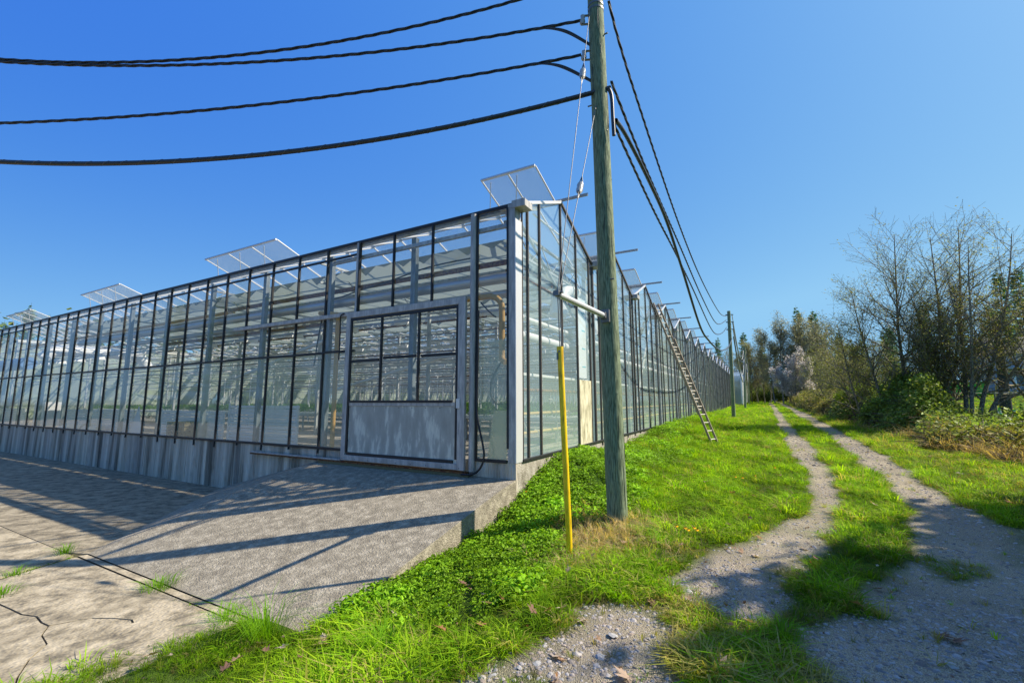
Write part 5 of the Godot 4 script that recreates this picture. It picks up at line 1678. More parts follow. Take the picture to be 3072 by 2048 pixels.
func crown_tree(sd: int, h: float, lobes: Array, count: int, size: float, ca: Color, cb: Color) -> Array:
	# trunk with limbs to every lobe, leaves spread through the lobes' volume, thicker towards their skin
	var rng := RandomNumberGenerator.new()
	rng.seed = sd
	var w := MB.new(); var lf := MB.new()
	w.col = Color(0.14, 0.11, 0.08)
	w.tube(PackedVector3Array([Vector3(0, -0.2, 0), Vector3(0.1, h * 0.3, 0.05), Vector3(0, h * 0.62, 0.1)]), PackedFloat32Array([h * 0.028, h * 0.02, h * 0.01]), 8)
	for L in lobes:
		var c: Vector3 = L[0]; var rr: Vector3 = L[1]
		w.tube(smooth_line([Vector3(0.05, h * 0.25, 0), Vector3(c.x * 0.4, c.y * 0.75, c.z * 0.4), c], 4), PackedFloat32Array([h * 0.012, h * 0.009, h * 0.008, h * 0.007, h * 0.006, h * 0.005, h * 0.004, h * 0.003, h * 0.002]), 5)
		for k in count:
			var d := Vector3(rng.randfn(), rng.randfn(), rng.randfn()).normalized()
			var bump := 1.0 + 0.28 * lump.get_noise_3d(d.x * 14.0 + sd, d.y * 14.0, d.z * 14.0 + c.x * 5.0) * 2.0
			var f := pow(rng.randf(), 0.5) * bump
			var p := c + Vector3(d.x * rr.x, d.y * rr.y, d.z * rr.z) * f
			if lump.get_noise_3d(p.x * 9.0 + sd * 7.0, p.y * 9.0, p.z * 9.0) < -0.22: continue
			leaf(lf, rng, p, size * rng.randf_range(0.6, 1.4), d + Vector3.UP * 0.5, rng.randf_range(0.65, 1.3), ca.lerp(cb, rng.randf()))
	return [w.mesh(M.bark), lf.mesh(M.bud)]

func woods() -> void:
	# --- bare alders by the brambles on the right
	var P := alder.duplicate()
	var up := Vector3.UP
	var a := bare_tree(11, 9.9, [[Vector3.ZERO, up + Vector3(0.03, 0, 0), 1.0], [Vector3(-0.9, 0, 0.4), up + Vector3(-0.10, 0, 0.02), 0.72], [Vector3(0.5, 0, 0.3), up + Vector3(0.08, 0, 0.0), 0.6], [Vector3(-1.7, 0, -0.5), up + Vector3(-0.16, 0, 0.1), 0.55]], P)
	plant_tree("bare_alder", [a[0].mesh(M.bark), a[1].mesh(M.bud)], Vector3(9.75, 0.15, -22.0), "tall slender bare alder, left of the three behind the brambles", "tree", "bare alders behind the brambles", "buds")
	var b := bare_tree(12, 9.4, [[Vector3.ZERO, up + Vector3(0.02, 0, 0.02), 1.0], [Vector3(0.5, 0, 0.2), up + Vector3(-0.22, 0, 0.05), 0.75], [Vector3(0.2, 0, -0.3), up + Vector3(0.16, 0, 0.0), 0.8]], P)
	plant_tree("bare_alder", [b[0].mesh(M.bark), b[1].mesh(M.bud)], Vector3(11.2, 0.15, -22.3), "bare alder between the slender one and the many-stemmed clump", "tree", "bare alders behind the brambles", "buds")
	P.kids = [25, 10]
	var c := bare_tree(13, 9.8, [[Vector3(0, 0, 0), up + Vector3(0.14, 0, 0), 1.0], [Vector3(-0.25, 0, 0.2), up + Vector3(-0.32, 0, 0.05), 0.8], [Vector3(0.3, 0, 0.1), up + Vector3(0.26, 0, -0.1), 0.95], [Vector3(0.1, 0, 0.3), up + Vector3(0.02, 0, 0.1), 0.85], [Vector3(0.45, 0, -0.1), up + Vector3(0.5, 0, 0.1), 0.85], [Vector3(-0.1, 0, -0.2), up + Vector3(-0.12, 0, -0.2), 0.7]], P)
	plant_tree("bare_alder", [c[0].mesh(M.bark), c[1].mesh(M.bud)], Vector3(11.6, 0.15, -21.6), "many-stemmed bare alder clump forking from the ground, rightmost of the three", "tree", "bare alders behind the brambles", "buds")
	# --- budding shrubs further right, pale twigs
	var S := {"wig": 0.2, "up": 0.0, "thin": 0.007, "deep": 2, "kids": [16, 9], "from": [0.3, 0.1], "ratio": [0.62, 0.5], "ang": 0.8, "leaves": 11, "loose": 0.10, "keep_low": 1.0, "keep_fall": 0.2, "height": 6.0, "size": 0.085, "bark": Color(0.30, 0.26, 0.19), "leaf_a": Color(0.42, 0.48, 0.09), "leaf_b": Color(0.28, 0.30, 0.09)}
	var s1 := bare_tree(14, 6.5, [[Vector3.ZERO, up + Vector3(-0.3, 0, 0), 1.0], [Vector3(0.3, 0, 0), up + Vector3(0.3, 0, 0.1), 0.9], [Vector3(0, 0, 0.3), up + Vector3(0.05, 0, 0.35), 0.85], [Vector3(-0.3, 0, -0.2), up + Vector3(-0.5, 0, 0.1), 0.8]], S)
	var sm := [s1[0].mesh(M.bark), s1[1].mesh(M.bud)]
	var s0 := plant_tree("budding_shrub", sm, Vector3(14.9, 0.2, -22.4), "tall shrub just breaking into leaf at the right edge, above the fence", "shrub", "budding shrubs in the hedge", "buds")
	again(s0, Vector3(8.6, 0.2, -27.0), 0.72, 4.0, "low twiggy shrub with fresh leaves left of the slender alder")
	again(s0, Vector3(10.2, 0.25, -33.0), 0.8, 5.1, "twiggy shrub behind the left alder")
	again(s0, Vector3(9.3, 0.3, -45.0), 0.85, 0.6, "twiggy shrub in the hedge between blossom tree and alders")
	again(s0, Vector3(11.5, 0.3, -52.0), 1.0, 2.6, "larger twiggy shrub in the hedge right of the blossom tree")
	# --- blossom tree
	var B := {"wig": 0.14, "up": 0.03, "thin": 0.012, "deep": 2, "kids": [20, 9], "from": [0.12, 0.12], "ratio": [0.5, 0.45], "ang": 0.8, "leaves": 30, "loose": 0.16, "keep_low": 1.0, "keep_fall": 0.0, "height": 8.0, "size": 0.17, "bark": Color(0.3, 0.26, 0.22), "leaf_a": Color(0.86, 0.80, 0.78), "leaf_b": Color(0.72, 0.62, 0.58)}
	var bl := bare_tree(15, 6.6, [[Vector3.ZERO, up + Vector3(0.08, 0, 0), 1.0], [Vector3(0.3, 0, 0.2), up + Vector3(0.4, 0, 0), 0.75], [Vector3(-0.3, 0, 0), up + Vector3(-0.45, 0, 0), 0.72], [Vector3(0.0, 0, -0.3), up + Vector3(0.15, 0, -0.3), 0.8]], B)
	var bt := plant_tree("blossom_tree", [bl[0].mesh(M.bark), bl[1].mesh(M.petal)], Vector3(7.9, gh(7.9, -72.0) + 0.3, -72.0), "small tree covered in pale pink blossom where the track disappears", "tree", "", "blossom")
	bt.scale = Vector3(0.95, 1.12, 0.95)
	# --- grey leafless wood with a haze of catkins behind it
	var G := {"wig": 0.12, "up": 0.06, "thin": 0.02, "deep": 2, "kids": [28, 10], "from": [0.15, 0.2], "ratio": [0.36, 0.45], "ang": 0.7, "leaves": 15, "loose": 0.35, "keep_low": 1.0, "keep_fall": 0.1, "height": 17.0, "size": 0.24, "bark": Color(0.42, 0.37, 0.30), "leaf_a": Color(0.47, 0.46, 0.22), "leaf_b": Color(0.36, 0.34, 0.21)}
	var gms := []
	for k in 2:
		var gm := bare_tree(30 + k, 15.2, [[Vector3.ZERO, up + Vector3(0.02, 0, 0), 1.0], [Vector3(1.2, 0, 0.6), up + Vector3(0.12, 0, 0), 0.9], [Vector3(-1.4, 0, 0.2), up + Vector3(-0.12, 0, 0), 0.88]], G)
		gms.append([gm[0].mesh(M.bark), gm[1].mesh(M.dry)])
	var spots := [
		[7.2, -92, 0.98, "grey-brown leafless tree rising straight behind the blossom tree"], [10.2, -94, 1.02, "grey-brown leafless tree right of the one behind the blossom tree"],
		[4.2, -98, 0.84, "grey-brown leafless tree left of the blossom tree"], [13.0, -90, 0.86, "grey-brown leafless tree below the two tall conifers"],
		[1.8, -104, 0.72, "low leafless tree just right of the far utility poles"], [16.5, -86, 0.66, "leafless tree in the gap right of the conifers"], [-2.5, -106, 0.70, "leafless tree showing over the far greenhouse roofs"]]
	var g0: Array = [null, null]
	for i in spots.size():
		var q = spots[i]
		var at := Vector3(q[0], gh(q[0], q[1]), q[1])
		var v := i % 2
		if g0[v] == null:
			g0[v] = plant_tree("leafless_tree", gms[v], at, q[3], "tree", "leafless trees at the end of the track", "twigs")
			g0[v].scale = Vector3(q[2], q[2], q[2])
		else:
			again(g0[v], at, q[2], i * 1.7, q[3])
	# --- conifers
	var cm := [conifer(41, 20.0, 3.4), conifer(42, 20.0, 4.2), conifer(43, 20.0, 2.8)]
	var cs := [
		[11.75, -110, 1.10, 0, "tall spiky conifer, left of the pair above the grey trees"], [14.9, -112, 1.06, 1, "tall broad conifer, right of the pair above the grey trees"],
		[19.2, -112, 0.80, 0, "shorter conifer right of the tall pair"], [22.5, -108, 0.74, 2, "narrow dark conifer in the gap before the alders"], [26.0, -104, 0.78, 1, "broad dark conifer in the gap before the alders"], [30.5, -100, 0.82, 0, "dark conifer behind the left alder"],
		[0.8, -114, 0.88, 1, "dark conifer beyond the end of the track, over the far poles"], [-4.8, -112, 0.82, 0, "dark conifer over the far end of the greenhouse roof"], [-9.5, -116, 0.76, 2, "narrow conifer peeping over the greenhouse roofs, left of the far poles"], [4.6, -120, 0.74, 1, "dark conifer closing the end of the track"], [7.5, -124, 0.70, 2, "dark conifer hidden low behind the leafless trees"],
		[16.6, -60, 0.46, 1, "dark conifer behind the left alder stems"], [20.8, -62, 0.58, 0, "dark conifer between the alder stems"], [24.6, -64, 0.60, 2, "bushy dark conifer behind the alder clump"], [26.8, -60, 0.68, 0, "tall dark conifer at the right above the house"], [30.5, -66, 0.74, 1, "dark conifer at the far right edge"], [13.8, -62, 0.42, 2, "small dark conifer right of the gap"], [34.5, -72, 0.86, 0, "dark conifer beyond the house, outside right"], [27.5, -80, 0.76, 2, "dark conifer behind the alder clump, farther back"], [35, -88, 0.8, 1, "conifer far behind the house"], [24, -92, 0.7, 0, "conifer far behind the left alder"],
		[-110, -20, 0.99, 0, "distant conifer whose tip shows above the left roof vent"], [-100, -20, 0.84, 2, "distant conifer tip left of the second roof vent"], [-124, -20, 0.90, 1, "distant conifer at the left edge above the glass wall"], [-92, -34, 0.80, 1, "distant conifer seen through the glass at the left"], [-84, -14, 0.66, 0, "distant conifer seen through the upper glass at the left"], [-76, -44, 0.8, 1, "distant conifer behind the greenhouse, third from left"], [-70, -24, 0.62, 0, "distant conifer seen through the far glass wall"], [-64, -58, 0.78, 1, "distant conifer beyond the back of the greenhouse"],
		[-46, 27, 0.86, 1, "conifer across the yard, mirrored in the long glass wall, nearest"], [-58, 33, 1.12, 0, "conifer across the yard, mirrored in the long glass wall, tall one"], [-68, 30, 0.96, 1, "conifer across the yard, broad one in the mirrored row"], [-80, 40, 1.30, 0, "conifer across the yard, tallest of the mirrored row"], [-95, 36, 1.17, 1, "conifer across the yard, at the far end of the mirrored row"], [-38, 31, 0.78, 2, "narrow conifer across the yard, mirrored near the door"]]
	var first: Array = [null, null, null]
	for i in cs.size():
		var q = cs[i]
		var v: int = q[3]
		var gy := gh(q[0], q[1]) if q[0] > 0 else -0.6
		if q[1] < -72 : gy = 0.7
		var at := Vector3(q[0], gy, q[1])
		if first[v] == null:
			first[v] = plant_tree("conifer", cm[v], at, q[4], "tree", "dark conifers around the greenhouse", "needles")
			first[v].scale = Vector3(q[2], q[2], q[2])
		else:
			again(first[v], at, q[2], i * 2.1, q[4])
	# --- undergrowth closing the end of the track and the back of the greenhouse
	var ub := crown_tree(55, 5.0, [[Vector3(0, 2.2, 0), Vector3(2.6, 2.2, 2.4)], [Vector3(1.6, 1.6, 0.6), Vector3(1.8, 1.6, 1.8)], [Vector3(-1.7, 1.5, -0.4), Vector3(1.8, 1.5, 1.7)]], 1500, 0.34, Color(0.14, 0.21, 0.06), Color(0.24, 0.28, 0.09))
	var u0: Node3D = null
	var us := [[5.6, -122, 1.2, "dark bush filling the end of the track"], [1.5, -118, 1.3, "dark bush left of the track's end, behind the far poles"], [9.5, -116, 1.2, "dark bush right of the track's end"], [12.6, -104, 1.1, "dark bush under the grey trees right of the blossom"], [15.8, -98, 1.2, "dark bush under the conifers right of the track"], [19.0, -90, 1.2, "dark bush behind the hedge, middle"], [22.5, -82, 1.2, "dark bush behind the hedge, right"], [3.4, -108, 0.8, "low dark bush beside the track's end"], [-3.0, -120, 1.4, "dark bush behind the white greenhouse"]]
	for k in 16:
		us.append([-48.0 - 3.0 * (k % 3), -4.0 - 6.2 * k, 1.35 + 0.15 * (k % 4), "dark bush in the row beyond the west end of the greenhouse"])
	for i in us.size():
		var q = us[i]
		var gy2 := gh(q[0], q[1]) if q[0] > 0 else (0.6 if q[1] < -110 else -0.6)
		if u0 == null:
			u0 = plant_tree("dark_bush", ub, Vector3(q[0], gy2, q[1]), q[3], "bush", "dark bushes in the background", "foliage")
			u0.scale = Vector3(q[2], q[2], q[2])
		else:
			again(u0, Vector3(q[0], gy2, q[1]), q[2], i * 1.3, q[3], 1.0 if q[0] > -40 else 1.5)
	# --- dense evergreens just outside the picture on the right, they throw the shade over the track
	var ev := crown_tree(51, 9.0, [[Vector3(0, 7.0, 0), Vector3(2.2, 2.6, 2.2)], [Vector3(0.9, 5.2, 0.6), Vector3(1.8, 1.7, 1.8)], [Vector3(-0.8, 5.0, -0.5), Vector3(1.6, 1.6, 1.6)]], 6200, 0.36, Color(0.05, 0.10, 0.03), Color(0.09, 0.14, 0.04))
	var e0 := plant_tree("evergreen_tree", ev, Vector3(14.9, 0.1, -5.4), "dense evergreen beside the track outside the picture, middle of the row", "tree", "evergreens shading the track", "foliage")
	again(e0, Vector3(12.7, 0.0, -2.0), 1.0, 1.0, "dense evergreen beside the track outside the picture, second from the camera")
	again(e0, Vector3(16.9, 0.1, -8.2), 1.0, 2.2, "dense evergreen beside the track outside the picture, farthest of the row")
	again(e0, Vector3(11.9, 0.0, 1.6), 0.92, 3.5, "dense evergreen beside the track outside the picture, nearest the camera")
	again(e0, Vector3(15.5, 0.0, -1.2), 1.1, 5.0, "dense evergreen standing behind the shading row")
	again(e0, Vector3(14.2, 0.0, 2.4), 0.9, 0.4, "dense evergreen standing behind the row, level with the camera")
	again(e0, Vector3(13.8, 0.0, -3.7), 1.0, 2.9, "dense evergreen filling the row between second and middle")
	again(e0, Vector3(15.9, 0.1, -6.9), 1.0, 4.4, "dense evergreen filling the row between middle and farthest")
	again(e0, Vector3(13.3, 0.0, -2.9), 1.0, 0.9, "dense evergreen filling the row just beyond the second from the camera")
	again(e0, Vector3(15.1, 0.0, -6.2), 1.0, 3.8, "dense evergreen filling the row just beyond the middle one")
	again(e0, Vector3(13.6, 0.0, 0.2), 1.0, 5.7, "dense evergreen filling the row close behind the nearest")

func hedge_h(x: float, z: float) -> float:
	# height of the bramble thicket over the ground
	var edge := 8.35 + 0.35 * sin(z * 0.7) + 0.25 * sin(z * 1.9 + 1.0) + 0.02 * (z + 20.0)
	if z > -9.0: edge += (z + 9.0) * 0.5
	var h := 1.05 + 0.75 * smoothstep(-14.5, -19.0, z) + 0.9 * lump.get_noise_2d(x * 3.0, z * 3.0) + 0.8 * lump.get_noise_2d(x * 9.0, z * 9.0)
	h -= 0.5 * smoothstep(-34.0, -44.0, z)
	h -= 0.45 * smoothstep(-13.0, -9.5, z)
	h *= lerpf(1.0, 0.30, smoothstep(0.245, 0.285, (x - 3.5) / (6.4 - z)))
	return h * sqrt(clampf((x - edge) / 1.5, 0.0, 1.0)) * (1.0 - smoothstep(12.2, 14.5, x)) if z > -80.0 else 0.0

func brambles() -> void:
	var rng := RandomNumberGenerator.new()
	rng.seed = 505
	var names := [["bramble_thicket", "dark glossy bramble thicket in front of the bare alders", -35.0, -12.5, Color(0.24, 0.38, 0.07), Color(0.46, 0.54, 0.14), 7500], ["hedge", "tangled hedge of brambles and dry stems running back along the track", -78.0, -35.0, Color(0.34, 0.40, 0.09), Color(0.48, 0.38, 0.19), 4500], ["low_brambles", "low straggling brambles at the right edge of the verge", -12.5, -6.5, Color(0.20, 0.29, 0.05), Color(0.32, 0.28, 0.09), 2600]]
	var sprays := [weed_mesh(61, 22, 0.28, 0.34, 0.085), weed_mesh(62, 22, 0.30, 0.30, 0.10)]
	for nm in names:
		var o := thing(nm[0], nm[1], "brambles")
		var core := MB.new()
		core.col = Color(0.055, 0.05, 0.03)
		var xs := grid_lines(7.4, 14.6, [[11, 9, 0.4]]); var zs := grid_lines(nm[3], nm[2], [[-40, 60, 0.45]])
		for j in zs.size() - 1:
			for i in xs.size() - 1:
				var q: Array[Vector3] = []
				for c in [[i, j], [i + 1, j], [i + 1, j + 1], [i, j + 1]]:
					var x: float = xs[c[0]]; var z: float = zs[c[1]]
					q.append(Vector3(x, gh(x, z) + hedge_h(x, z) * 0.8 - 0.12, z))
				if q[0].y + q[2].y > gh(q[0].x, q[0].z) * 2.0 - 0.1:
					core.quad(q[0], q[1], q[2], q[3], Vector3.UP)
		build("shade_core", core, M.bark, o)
		var cps := [Copies.new(), Copies.new()]
		var st := MB.new()
		var n: int = nm[6]
		for k in n:
			var x := rng.randf_range(7.4, 13.6); var z := rng.randf_range(nm[3], nm[2])
			if rng.randf() < 0.5: x = rng.randf_range(7.6, 10.2)
			var h := hedge_h(x, z)
			if h < 0.05: continue
			var yy := h * rng.randf_range(0.55, 1.06) + (rng.randf() * 0.5 if rng.randf() < 0.12 else 0.0)
			var c: Color = nm[4].lerp(nm[5], rng.randf()) * rng.randf_range(0.6, 1.4)
			cps[k % 2].add(turned(rng, Vector3(x, gh(x, z) + yy - 0.2, z), rng.randf_range(0.8, 1.5) * (1.25 if nm[2] < -50 else 1.0), 0.9), c)
			if k % 6 == 0:
				st.col = Color(0.30, 0.22, 0.14) * rng.randf_range(0.6, 1.2)
				var p := Vector3(x, gh(x, z) + h * 0.6, z)
				var d := Vector3(rng.randfn(), rng.randf_range(0.3, 1.0), rng.randfn()).normalized()
				st.tube(smooth_line([p, p + d * 0.5, p + d * 0.9 + Vector3(d.x * 0.3, -0.15, d.z * 0.3)], 3), PackedFloat32Array([0.008]), 3)
		for s in 2: scatter("leaves", sprays[s], cps[s], o)
		build("canes", st, M.bark, o).set_meta("kind", "stuff")
	# tan dead grass and bracken in front of the brambles
	var tan := Copies.new()
	for k in 3400:
		var z := rng.randf_range(-40.0, -6.5)
		if rng.randf() < 0.62: z = rng.randf_range(-16.0, -7.0)
		var edge := 8.35 + 0.35 * sin(z * 0.7) + 0.25 * sin(z * 1.9 + 1.0)
		if z > -9.0: edge += (z + 9.0) * 0.5
		var x := edge + rng.randfn() * 0.45 + 0.25
		if z > -15.0: x = edge + absf(rng.randfn()) * 1.6
		var patch := lump.get_noise_2d(x * 5.0, z * 5.0)
		if patch < -0.05 and z < -15.0: continue
		var t := rng.randf_range(0.55, 1.2)
		tan.add(turned(rng, Vector3(x, gh(x, z) + maxf(hedge_h(x, z) * rng.randf_range(0.2, 0.85), 0.0) - 0.05, z), rng.randf_range(0.7, 1.5), 0.7), Color(0.62 * t, 0.46 * t, 0.27 * t))
	scatter("dead_grass", tuft_mesh(70, 12, 0.36, 0.10, 0.012, 1.0), tan, self, "tan dead grass and bracken along the foot of the brambles", "dead grass")
	# yellow-green young leaves on one low bush
	var yb := Copies.new()
	for k in 700:
		var d := Vector3(rng.randfn(), rng.randfn(), rng.randfn()).normalized() * pow(rng.randf(), 0.4)
		var t := rng.randf_range(0.7, 1.3)
		yb.add(turned(rng, Vector3(8.7, 1.55, -29.0) + d * Vector3(1.0, 0.95, 1.0), rng.randf_range(0.7, 1.2), 1.2), Color(0.27 * t, 0.40 * t, 0.03 * t))
	var yo := thing("leafing_bush", "bush with bright yellow-green new leaves rising behind the dark brambles", "bush", Vector3.ZERO)
	for k in 5:
		pipe("stem", Vector3(8.7, 0.2, -29), Vector3(8.2 + 0.25 * k, 2.0, -29.2 + 0.1 * k), 0.015, M.timber, yo, 5)
	scatter("leaves", weed_mesh(63, 16, 0.2, 0.2, 0.07), yb, yo)

# ---------------------------------------------------------------- things across the fence
func across() -> void:
	var rng := RandomNumberGenerator.new()
	rng.seed = 606
	var fe := thing("chain_link_fence", "chain link fence with a steel top rail right of the alder clump", "fence")
	var zf := -23.7
	for k in 5:
		var x := 13.35 + 2.9 * k
		pipe("fence_post", Vector3(x, gh(x, zf) - 0.2, zf), Vector3(x, 1.96, zf), 0.035, M.galv, fe, 8)
		pipe("post_cap", Vector3(x, 1.96, zf), Vector3(x, 2.0, zf), 0.045, M.galv, fe, 8)
	pipe("top_rail", Vector3(12.0, 1.90, zf), Vector3(25.2, 1.88, zf), 0.024, M.steel, fe, 8)
	var mesh := MB.new()
	var x := 13.4
	while x < 24.9:
		for s in [-1.0, 1.0]:
			mesh.bar(Vector3(x - 0.8 * s, 0.25, zf + 0.03 * s), Vector3(x + 0.8 * s, 1.86, zf + 0.03 * s), 0.004, 0.004)
		x += 0.14
	build("wire_mesh", mesh, M.wire, fe).set_meta("kind", "stuff")
	# two green and white cones
	for k in 2:
		var p := Vector3(18.0 + 0.42 * k, 0.0, -37.5 + 0.9 * k)
		p.y = gh(p.x, p.z)
		var c := thing("traffic_cone", ["green and white cone standing by the fence post, left of the two", "green and white cone on the verge, right of the two"][k], "cone", p, "green cones beyond the fence")
		var gcol := std(0.02, 0.62, 0.08, 0.5)
		for b in [[0.03, 0.27, 0.19, 0.125, gcol, "cone_body"], [0.27, 0.48, 0.125, 0.075, M.white, "white_band"], [0.48, 0.68, 0.075, 0.03, gcol, "cone_tip"]]:
			var mb := MB.new()
			mb.tube(PackedVector3Array([Vector3(0, b[0], 0), Vector3(0, b[1], 0)]), PackedFloat32Array([b[2], b[3]]), 14, true)
			build(b[5], mb, b[4], c)
		var mb2 := MB.new()
		mb2.box(Vector3(-0.21, 0, -0.21), Vector3(0.21, 0.035, 0.21))
		build("base_plate", mb2, gcol, c)
	# service road strip beyond the cones
	var rd := MB.new()
	rd.col = Color(0.36, 0.36, 0.36)
	for i in 12:
		var xa := 16.5 + i * 1.5
		var q: Array[Vector3] = []
		for c in [[xa, -36.6], [xa + 1.5, -36.6], [xa + 1.5, -35.0], [xa, -35.0]]:
			q.append(Vector3(c[0], gh(c[0], c[1]) + 0.03, c[1]))
		rd.quad(q[0], q[1], q[2], q[3], Vector3.UP)
	struct("path", rd, M.ground, "narrow grey path beyond the chain link fence")
	# green and white trailer on the rising lawn
	var gx := 18.2; var gz := -55.0
	var gyv := 1.75
	var tr := thing("trailer", "long low trailer with pale front and bright green curtain side", "trailer", Vector3(gx, gyv, gz))
	var body := MB.new()
	body.box(Vector3(0.0, 0.28, -2.2), Vector3(5.0, 1.62, 0.0))
	build("box_body", body, std(0.07, 0.42, 0.03, 0.5), tr)
	var wh := MB.new()
	wh.box(Vector3(-1.6, 0.22, -2.1), Vector3(-0.01, 1.45, -0.05))
	build("front_body", wh, std(0.45, 0.52, 0.52, 0.5), tr)
	var rf := MB.new()
	rf.box(Vector3(-0.02, 1.62, -2.25), Vector3(5.03, 1.72, 0.05))
	build("roof_edge", rf, M.white, tr)
	var sk := MB.new()
	sk.box(Vector3(-1.5, 0.16, -2.1), Vector3(4.9, 0.3, -0.1))
	build("chassis", sk, M.black, tr)
	for k in 3:
		pipe("wheel", Vector3(-0.7 + 2.2 * k, 0.25, 0.0), Vector3(-0.7 + 2.2 * k, 0.25, -0.25), 0.3, M.black, tr, 14)
	for k in 2:
		var wd := MB.new()
		wd.box(Vector3(-1.4 + 0.72 * k, 0.8, -0.05), Vector3(-0.78 + 0.72 * k, 1.25, -0.035))
		build("window", wd, std(0.05, 0.08, 0.09, 0.1), tr)
	# pale house at the right edge
	var ho := thing("house", "pale blue-grey house with porch posts at the right edge, behind the trees", "house", Vector3(25.2, 1.7, -57.5))
	var wl := MB.new()
	wl.box(Vector3(0, 0.5, -8), Vector3(11, 4.6, 0))
	build("wall", wl, std(0.42, 0.47, 0.52, 0.7), ho)
	var rfm := MB.new()
	rfm.quad(Vector3(-0.5, 4.5, 0.6), Vector3(11.5, 4.5, 0.6), Vector3(11.5, 6.6, -4), Vector3(-0.5, 6.6, -4), Vector3.UP)
	rfm.quad(Vector3(-0.5, 4.5, -8.6), Vector3(11.5, 4.5, -8.6), Vector3(11.5, 6.6, -4), Vector3(-0.5, 6.6, -4), Vector3.UP)
	rfm.tri(Vector3(-0.02, 4.6, 0), Vector3(-0.02, 6.55, -4), Vector3(-0.02, 4.6, -8), Vector3.LEFT)
	build("roof", rfm, std(0.10, 0.10, 0.11, 0.9), ho)
	for k in 4:
		bar("porch_post", Vector3(0.3 + 2.6 * k, 0.0, 1.6), Vector3(0.3 + 2.6 * k, 2.9, 1.6), 0.14, 0.14, M.white, ho, Vector3.BACK)
		var wn := Node3D.new()
		wn.name = "window"
		ho.add_child(wn, true)
		var fr := MB.new()
		fr.box(Vector3(0.7 + 2.6 * k, 1.3, 0.0), Vector3(1.9 + 2.6 * k, 2.6, 0.05))
		build("frame", fr, M.white, wn)
		var pn := MB.new()
		pn.box(Vector3(0.8 + 2.6 * k, 1.4, 0.05), Vector3(1.8 + 2.6 * k, 2.5, 0.06))
		build("pane", pn, std(0.06, 0.09, 0.11, 0.08), wn)
	var pr := MB.new()
	pr.box(Vector3(-0.2, 2.9, 0), Vector3(11, 3.05, 1.9))
	build("porch_roof", pr, std(0.35, 0.38, 0.42, 0.7), ho)
	var dk := MB.new()
	dk.box(Vector3(-0.2, 0.25, 0), Vector3(11, 0.5, 1.9))
	build("deck", dk, std(0.30, 0.38, 0.44, 0.7), ho)
	# dark trunk and yellow guy guard on the lawn
	var tk := thing("tree_trunk", "dark straight trunk standing on the lawn in front of the pale house", "trunk", Vector3(19.2, gh(19.2, -40.0), -40.0))
	var tm := MB.new()
	tm.col = Color(0.07, 0.065, 0.05)
	tm.tube(PackedVector3Array([Vector3(0, -0.2, 0), Vector3(0, 0.3, 0), Vector3(0.05, 3.0, 0), Vector3(0.15, 7.5, 0)]), PackedFloat32Array([0.42, 0.33, 0.28, 0.16]), 12)
	build("bark", tm, M.bark, tk)
	for k in 14:
		var an := k * 2.4
		var br := MB.new()
		br.col = Color(0.10, 0.085, 0.06)
		var y0 := 2.6 + 0.35 * k
		br.tube(smooth_line([Vector3(0.05, y0, 0), Vector3(cos(an) * 1.0, y0 + 0.5, sin(an)), Vector3(cos(an) * 2.2, y0 + 0.8, sin(an) * 2.2)], 3), PackedFloat32Array([0.06, 0.05, 0.04, 0.03, 0.02, 0.015, 0.01]), 5)
		build("branch", br, M.bark, tk)
	var ys := thing("swing_frame", "yellow slanting swing frame leg on the lawn beyond the fence", "swing frame", Vector3(18.55, 0, -40.0))
	pipe("leg", Vector3(-0.12, gh(18.5, -40) - 0.05, 0.3), Vector3(0.28, 2.62, 0), 0.05, M.ochre, ys, 8)
	pipe("leg", Vector3(0.62, gh(19, -41) - 0.05, -0.8), Vector3(0.28, 2.62, 0), 0.05, M.ochre, ys, 8)
	pipe("cross_bar", Vector3(0.28, 2.62, 0), Vector3(3.1, 2.62, -1.2), 0.05, M.ochre, ys, 8)
	pipe("leg", Vector3(2.8, gh(21.5, -41) - 0.05, -0.7), Vector3(3.1, 2.62, -1.2), 0.05, M.ochre, ys, 8)
	pipe("leg", Vector3(3.4, gh(22, -42) - 0.05, -1.9), Vector3(3.1, 2.62, -1.2), 0.05, M.ochre, ys, 8)
	# second greenhouse block beyond the first, whitewashed
	var sb := thing("white_greenhouse", "whitewashed second greenhouse beyond the end of the long glasshouse", "greenhouse", Vector3(0, 0.0, -73.0))
	var wb := MB.new()
	wb.box(Vector3(-34, -0.5, -40), Vector3(1.0, 1.0, 0))
	build("base_wall", wb, M.curb, sb)
	var cp := MB.new()
	cp.box(Vector3(0.85, 1.0, -0.3), Vector3(1.05, 5.7, 0.0))
	build("corner_post", cp, M.white, sb)
	for j in 10:
		var z0 := -4.0 * j
		var pn := MB.new()
		pn.fan(PackedVector3Array([Vector3(0.95, 1.0, z0 - 0.3), Vector3(0.95, 5.4, z0 - 0.1), Vector3(0.95, 6.2, z0 - 2.0), Vector3(0.95, 5.4, z0 - 4.0), Vector3(0.95, 1.0, z0 - 4.0)]), Vector3.RIGHT)
		build("gable_sheet", pn, M.offwhite, sb)
		bar("gable_post", Vector3(0.98, 1.0, z0 - 4.0), Vector3(0.98, 5.5, z0 - 4.0), 0.1, 0.1, M.white, sb, Vector3.RIGHT)
		bar("ridge", Vector3(1.1, 6.22, z0 - 2.0), Vector3(-34, 6.22, z0 - 2.0), 0.08, 0.08, M.alu, sb)
		var rfp := MB.new()
		rfp.quad(Vector3(1.05, 5.42, z0), Vector3(1.05, 6.22, z0 - 2), Vector3(-34, 6.22, z0 - 2), Vector3(-34, 5.42, z0), Vector3.UP)
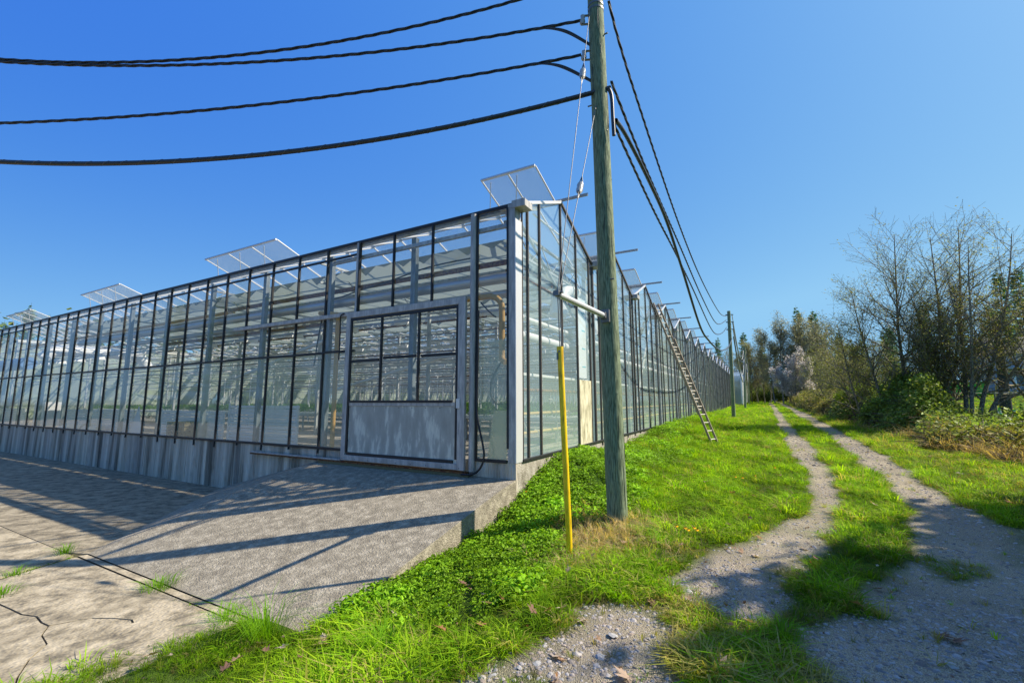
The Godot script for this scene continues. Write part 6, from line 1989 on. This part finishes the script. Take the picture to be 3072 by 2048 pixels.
		rfp.quad(Vector3(1.05, 5.42, z0 - 4), Vector3(1.05, 6.22, z0 - 2), Vector3(-34, 6.22, z0 - 2), Vector3(-34, 5.42, z0 - 4), Vector3.UP)
		build("roof_sheet", rfp, M.roof_glass, sb)
	var fr2 := MB.new()
	fr2.fan(PackedVector3Array([Vector3(-34, 1.0, -0.02), Vector3(-34, 5.4, -0.02), Vector3(0.9, 5.4, -0.02), Vector3(0.9, 1.0, -0.02)]), Vector3.BACK)
	build("side_sheet", fr2, M.end_glass, sb)

# ---------------------------------------------------------------- everything
func _ready() -> void:
	lump.seed = 7
	lump.frequency = 0.12
	lump.fractal_octaves = 3
	# camera
	var cam := Camera3D.new()
	cam.name = "camera"
	var pitch := 0.1319; var roll := 0.0022
	var fl := Vector3(f2.x, 0, f2.y); var rt := Vector3(-f2.y, 0, f2.x)
	var fw := fl * cos(pitch) + Vector3.UP * sin(pitch)
	var up := Vector3.UP * cos(pitch) - fl * sin(pitch)
	var rx := rt * cos(roll) - up * sin(roll); var uy := up * cos(roll) + rt * sin(roll)
	cam.transform = Transform3D(Basis(rx, uy, -fw), eye)
	cam.fov = 75.08
	cam.near = 0.1
	cam.far = 1500.0
	add_child(cam)
	cam.current = true
	# sky, air and exposure
	var we := WorldEnvironment.new()
	we.name = "environment"
	var env := Environment.new()
	env.background_mode = Environment.BG_SKY
	var sky := Sky.new()
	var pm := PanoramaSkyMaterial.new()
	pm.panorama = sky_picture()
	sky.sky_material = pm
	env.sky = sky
	env.tonemap_mode = Environment.TONE_MAPPER_LINEAR
	env.tonemap_exposure = 1.75
	env.sdfgi_enabled = true
	env.ssao_enabled = true
	env.ssil_enabled = true
	we.environment = env
	add_child(we)
	# sun
	var sun := DirectionalLight3D.new()
	sun.name = "sun"
	sun.light_color = Color(1.0, 0.955, 0.88)
	sun.light_energy = 1.5
	sun.light_angular_distance = 0.5
	sun.shadow_enabled = true
	sun.transform = Transform3D(Basis.looking_at(Vector3(-0.633, -0.660, 0.404)), Vector3(0, 30, 0))
	add_child(sun)
	materials()
	land()
	yard()
	greenhouse()
	across()
	woods()
	brambles()
	poles()
	ladder()
	lamps()
	inside_things()
	lawn()
	gravel()
	litter()
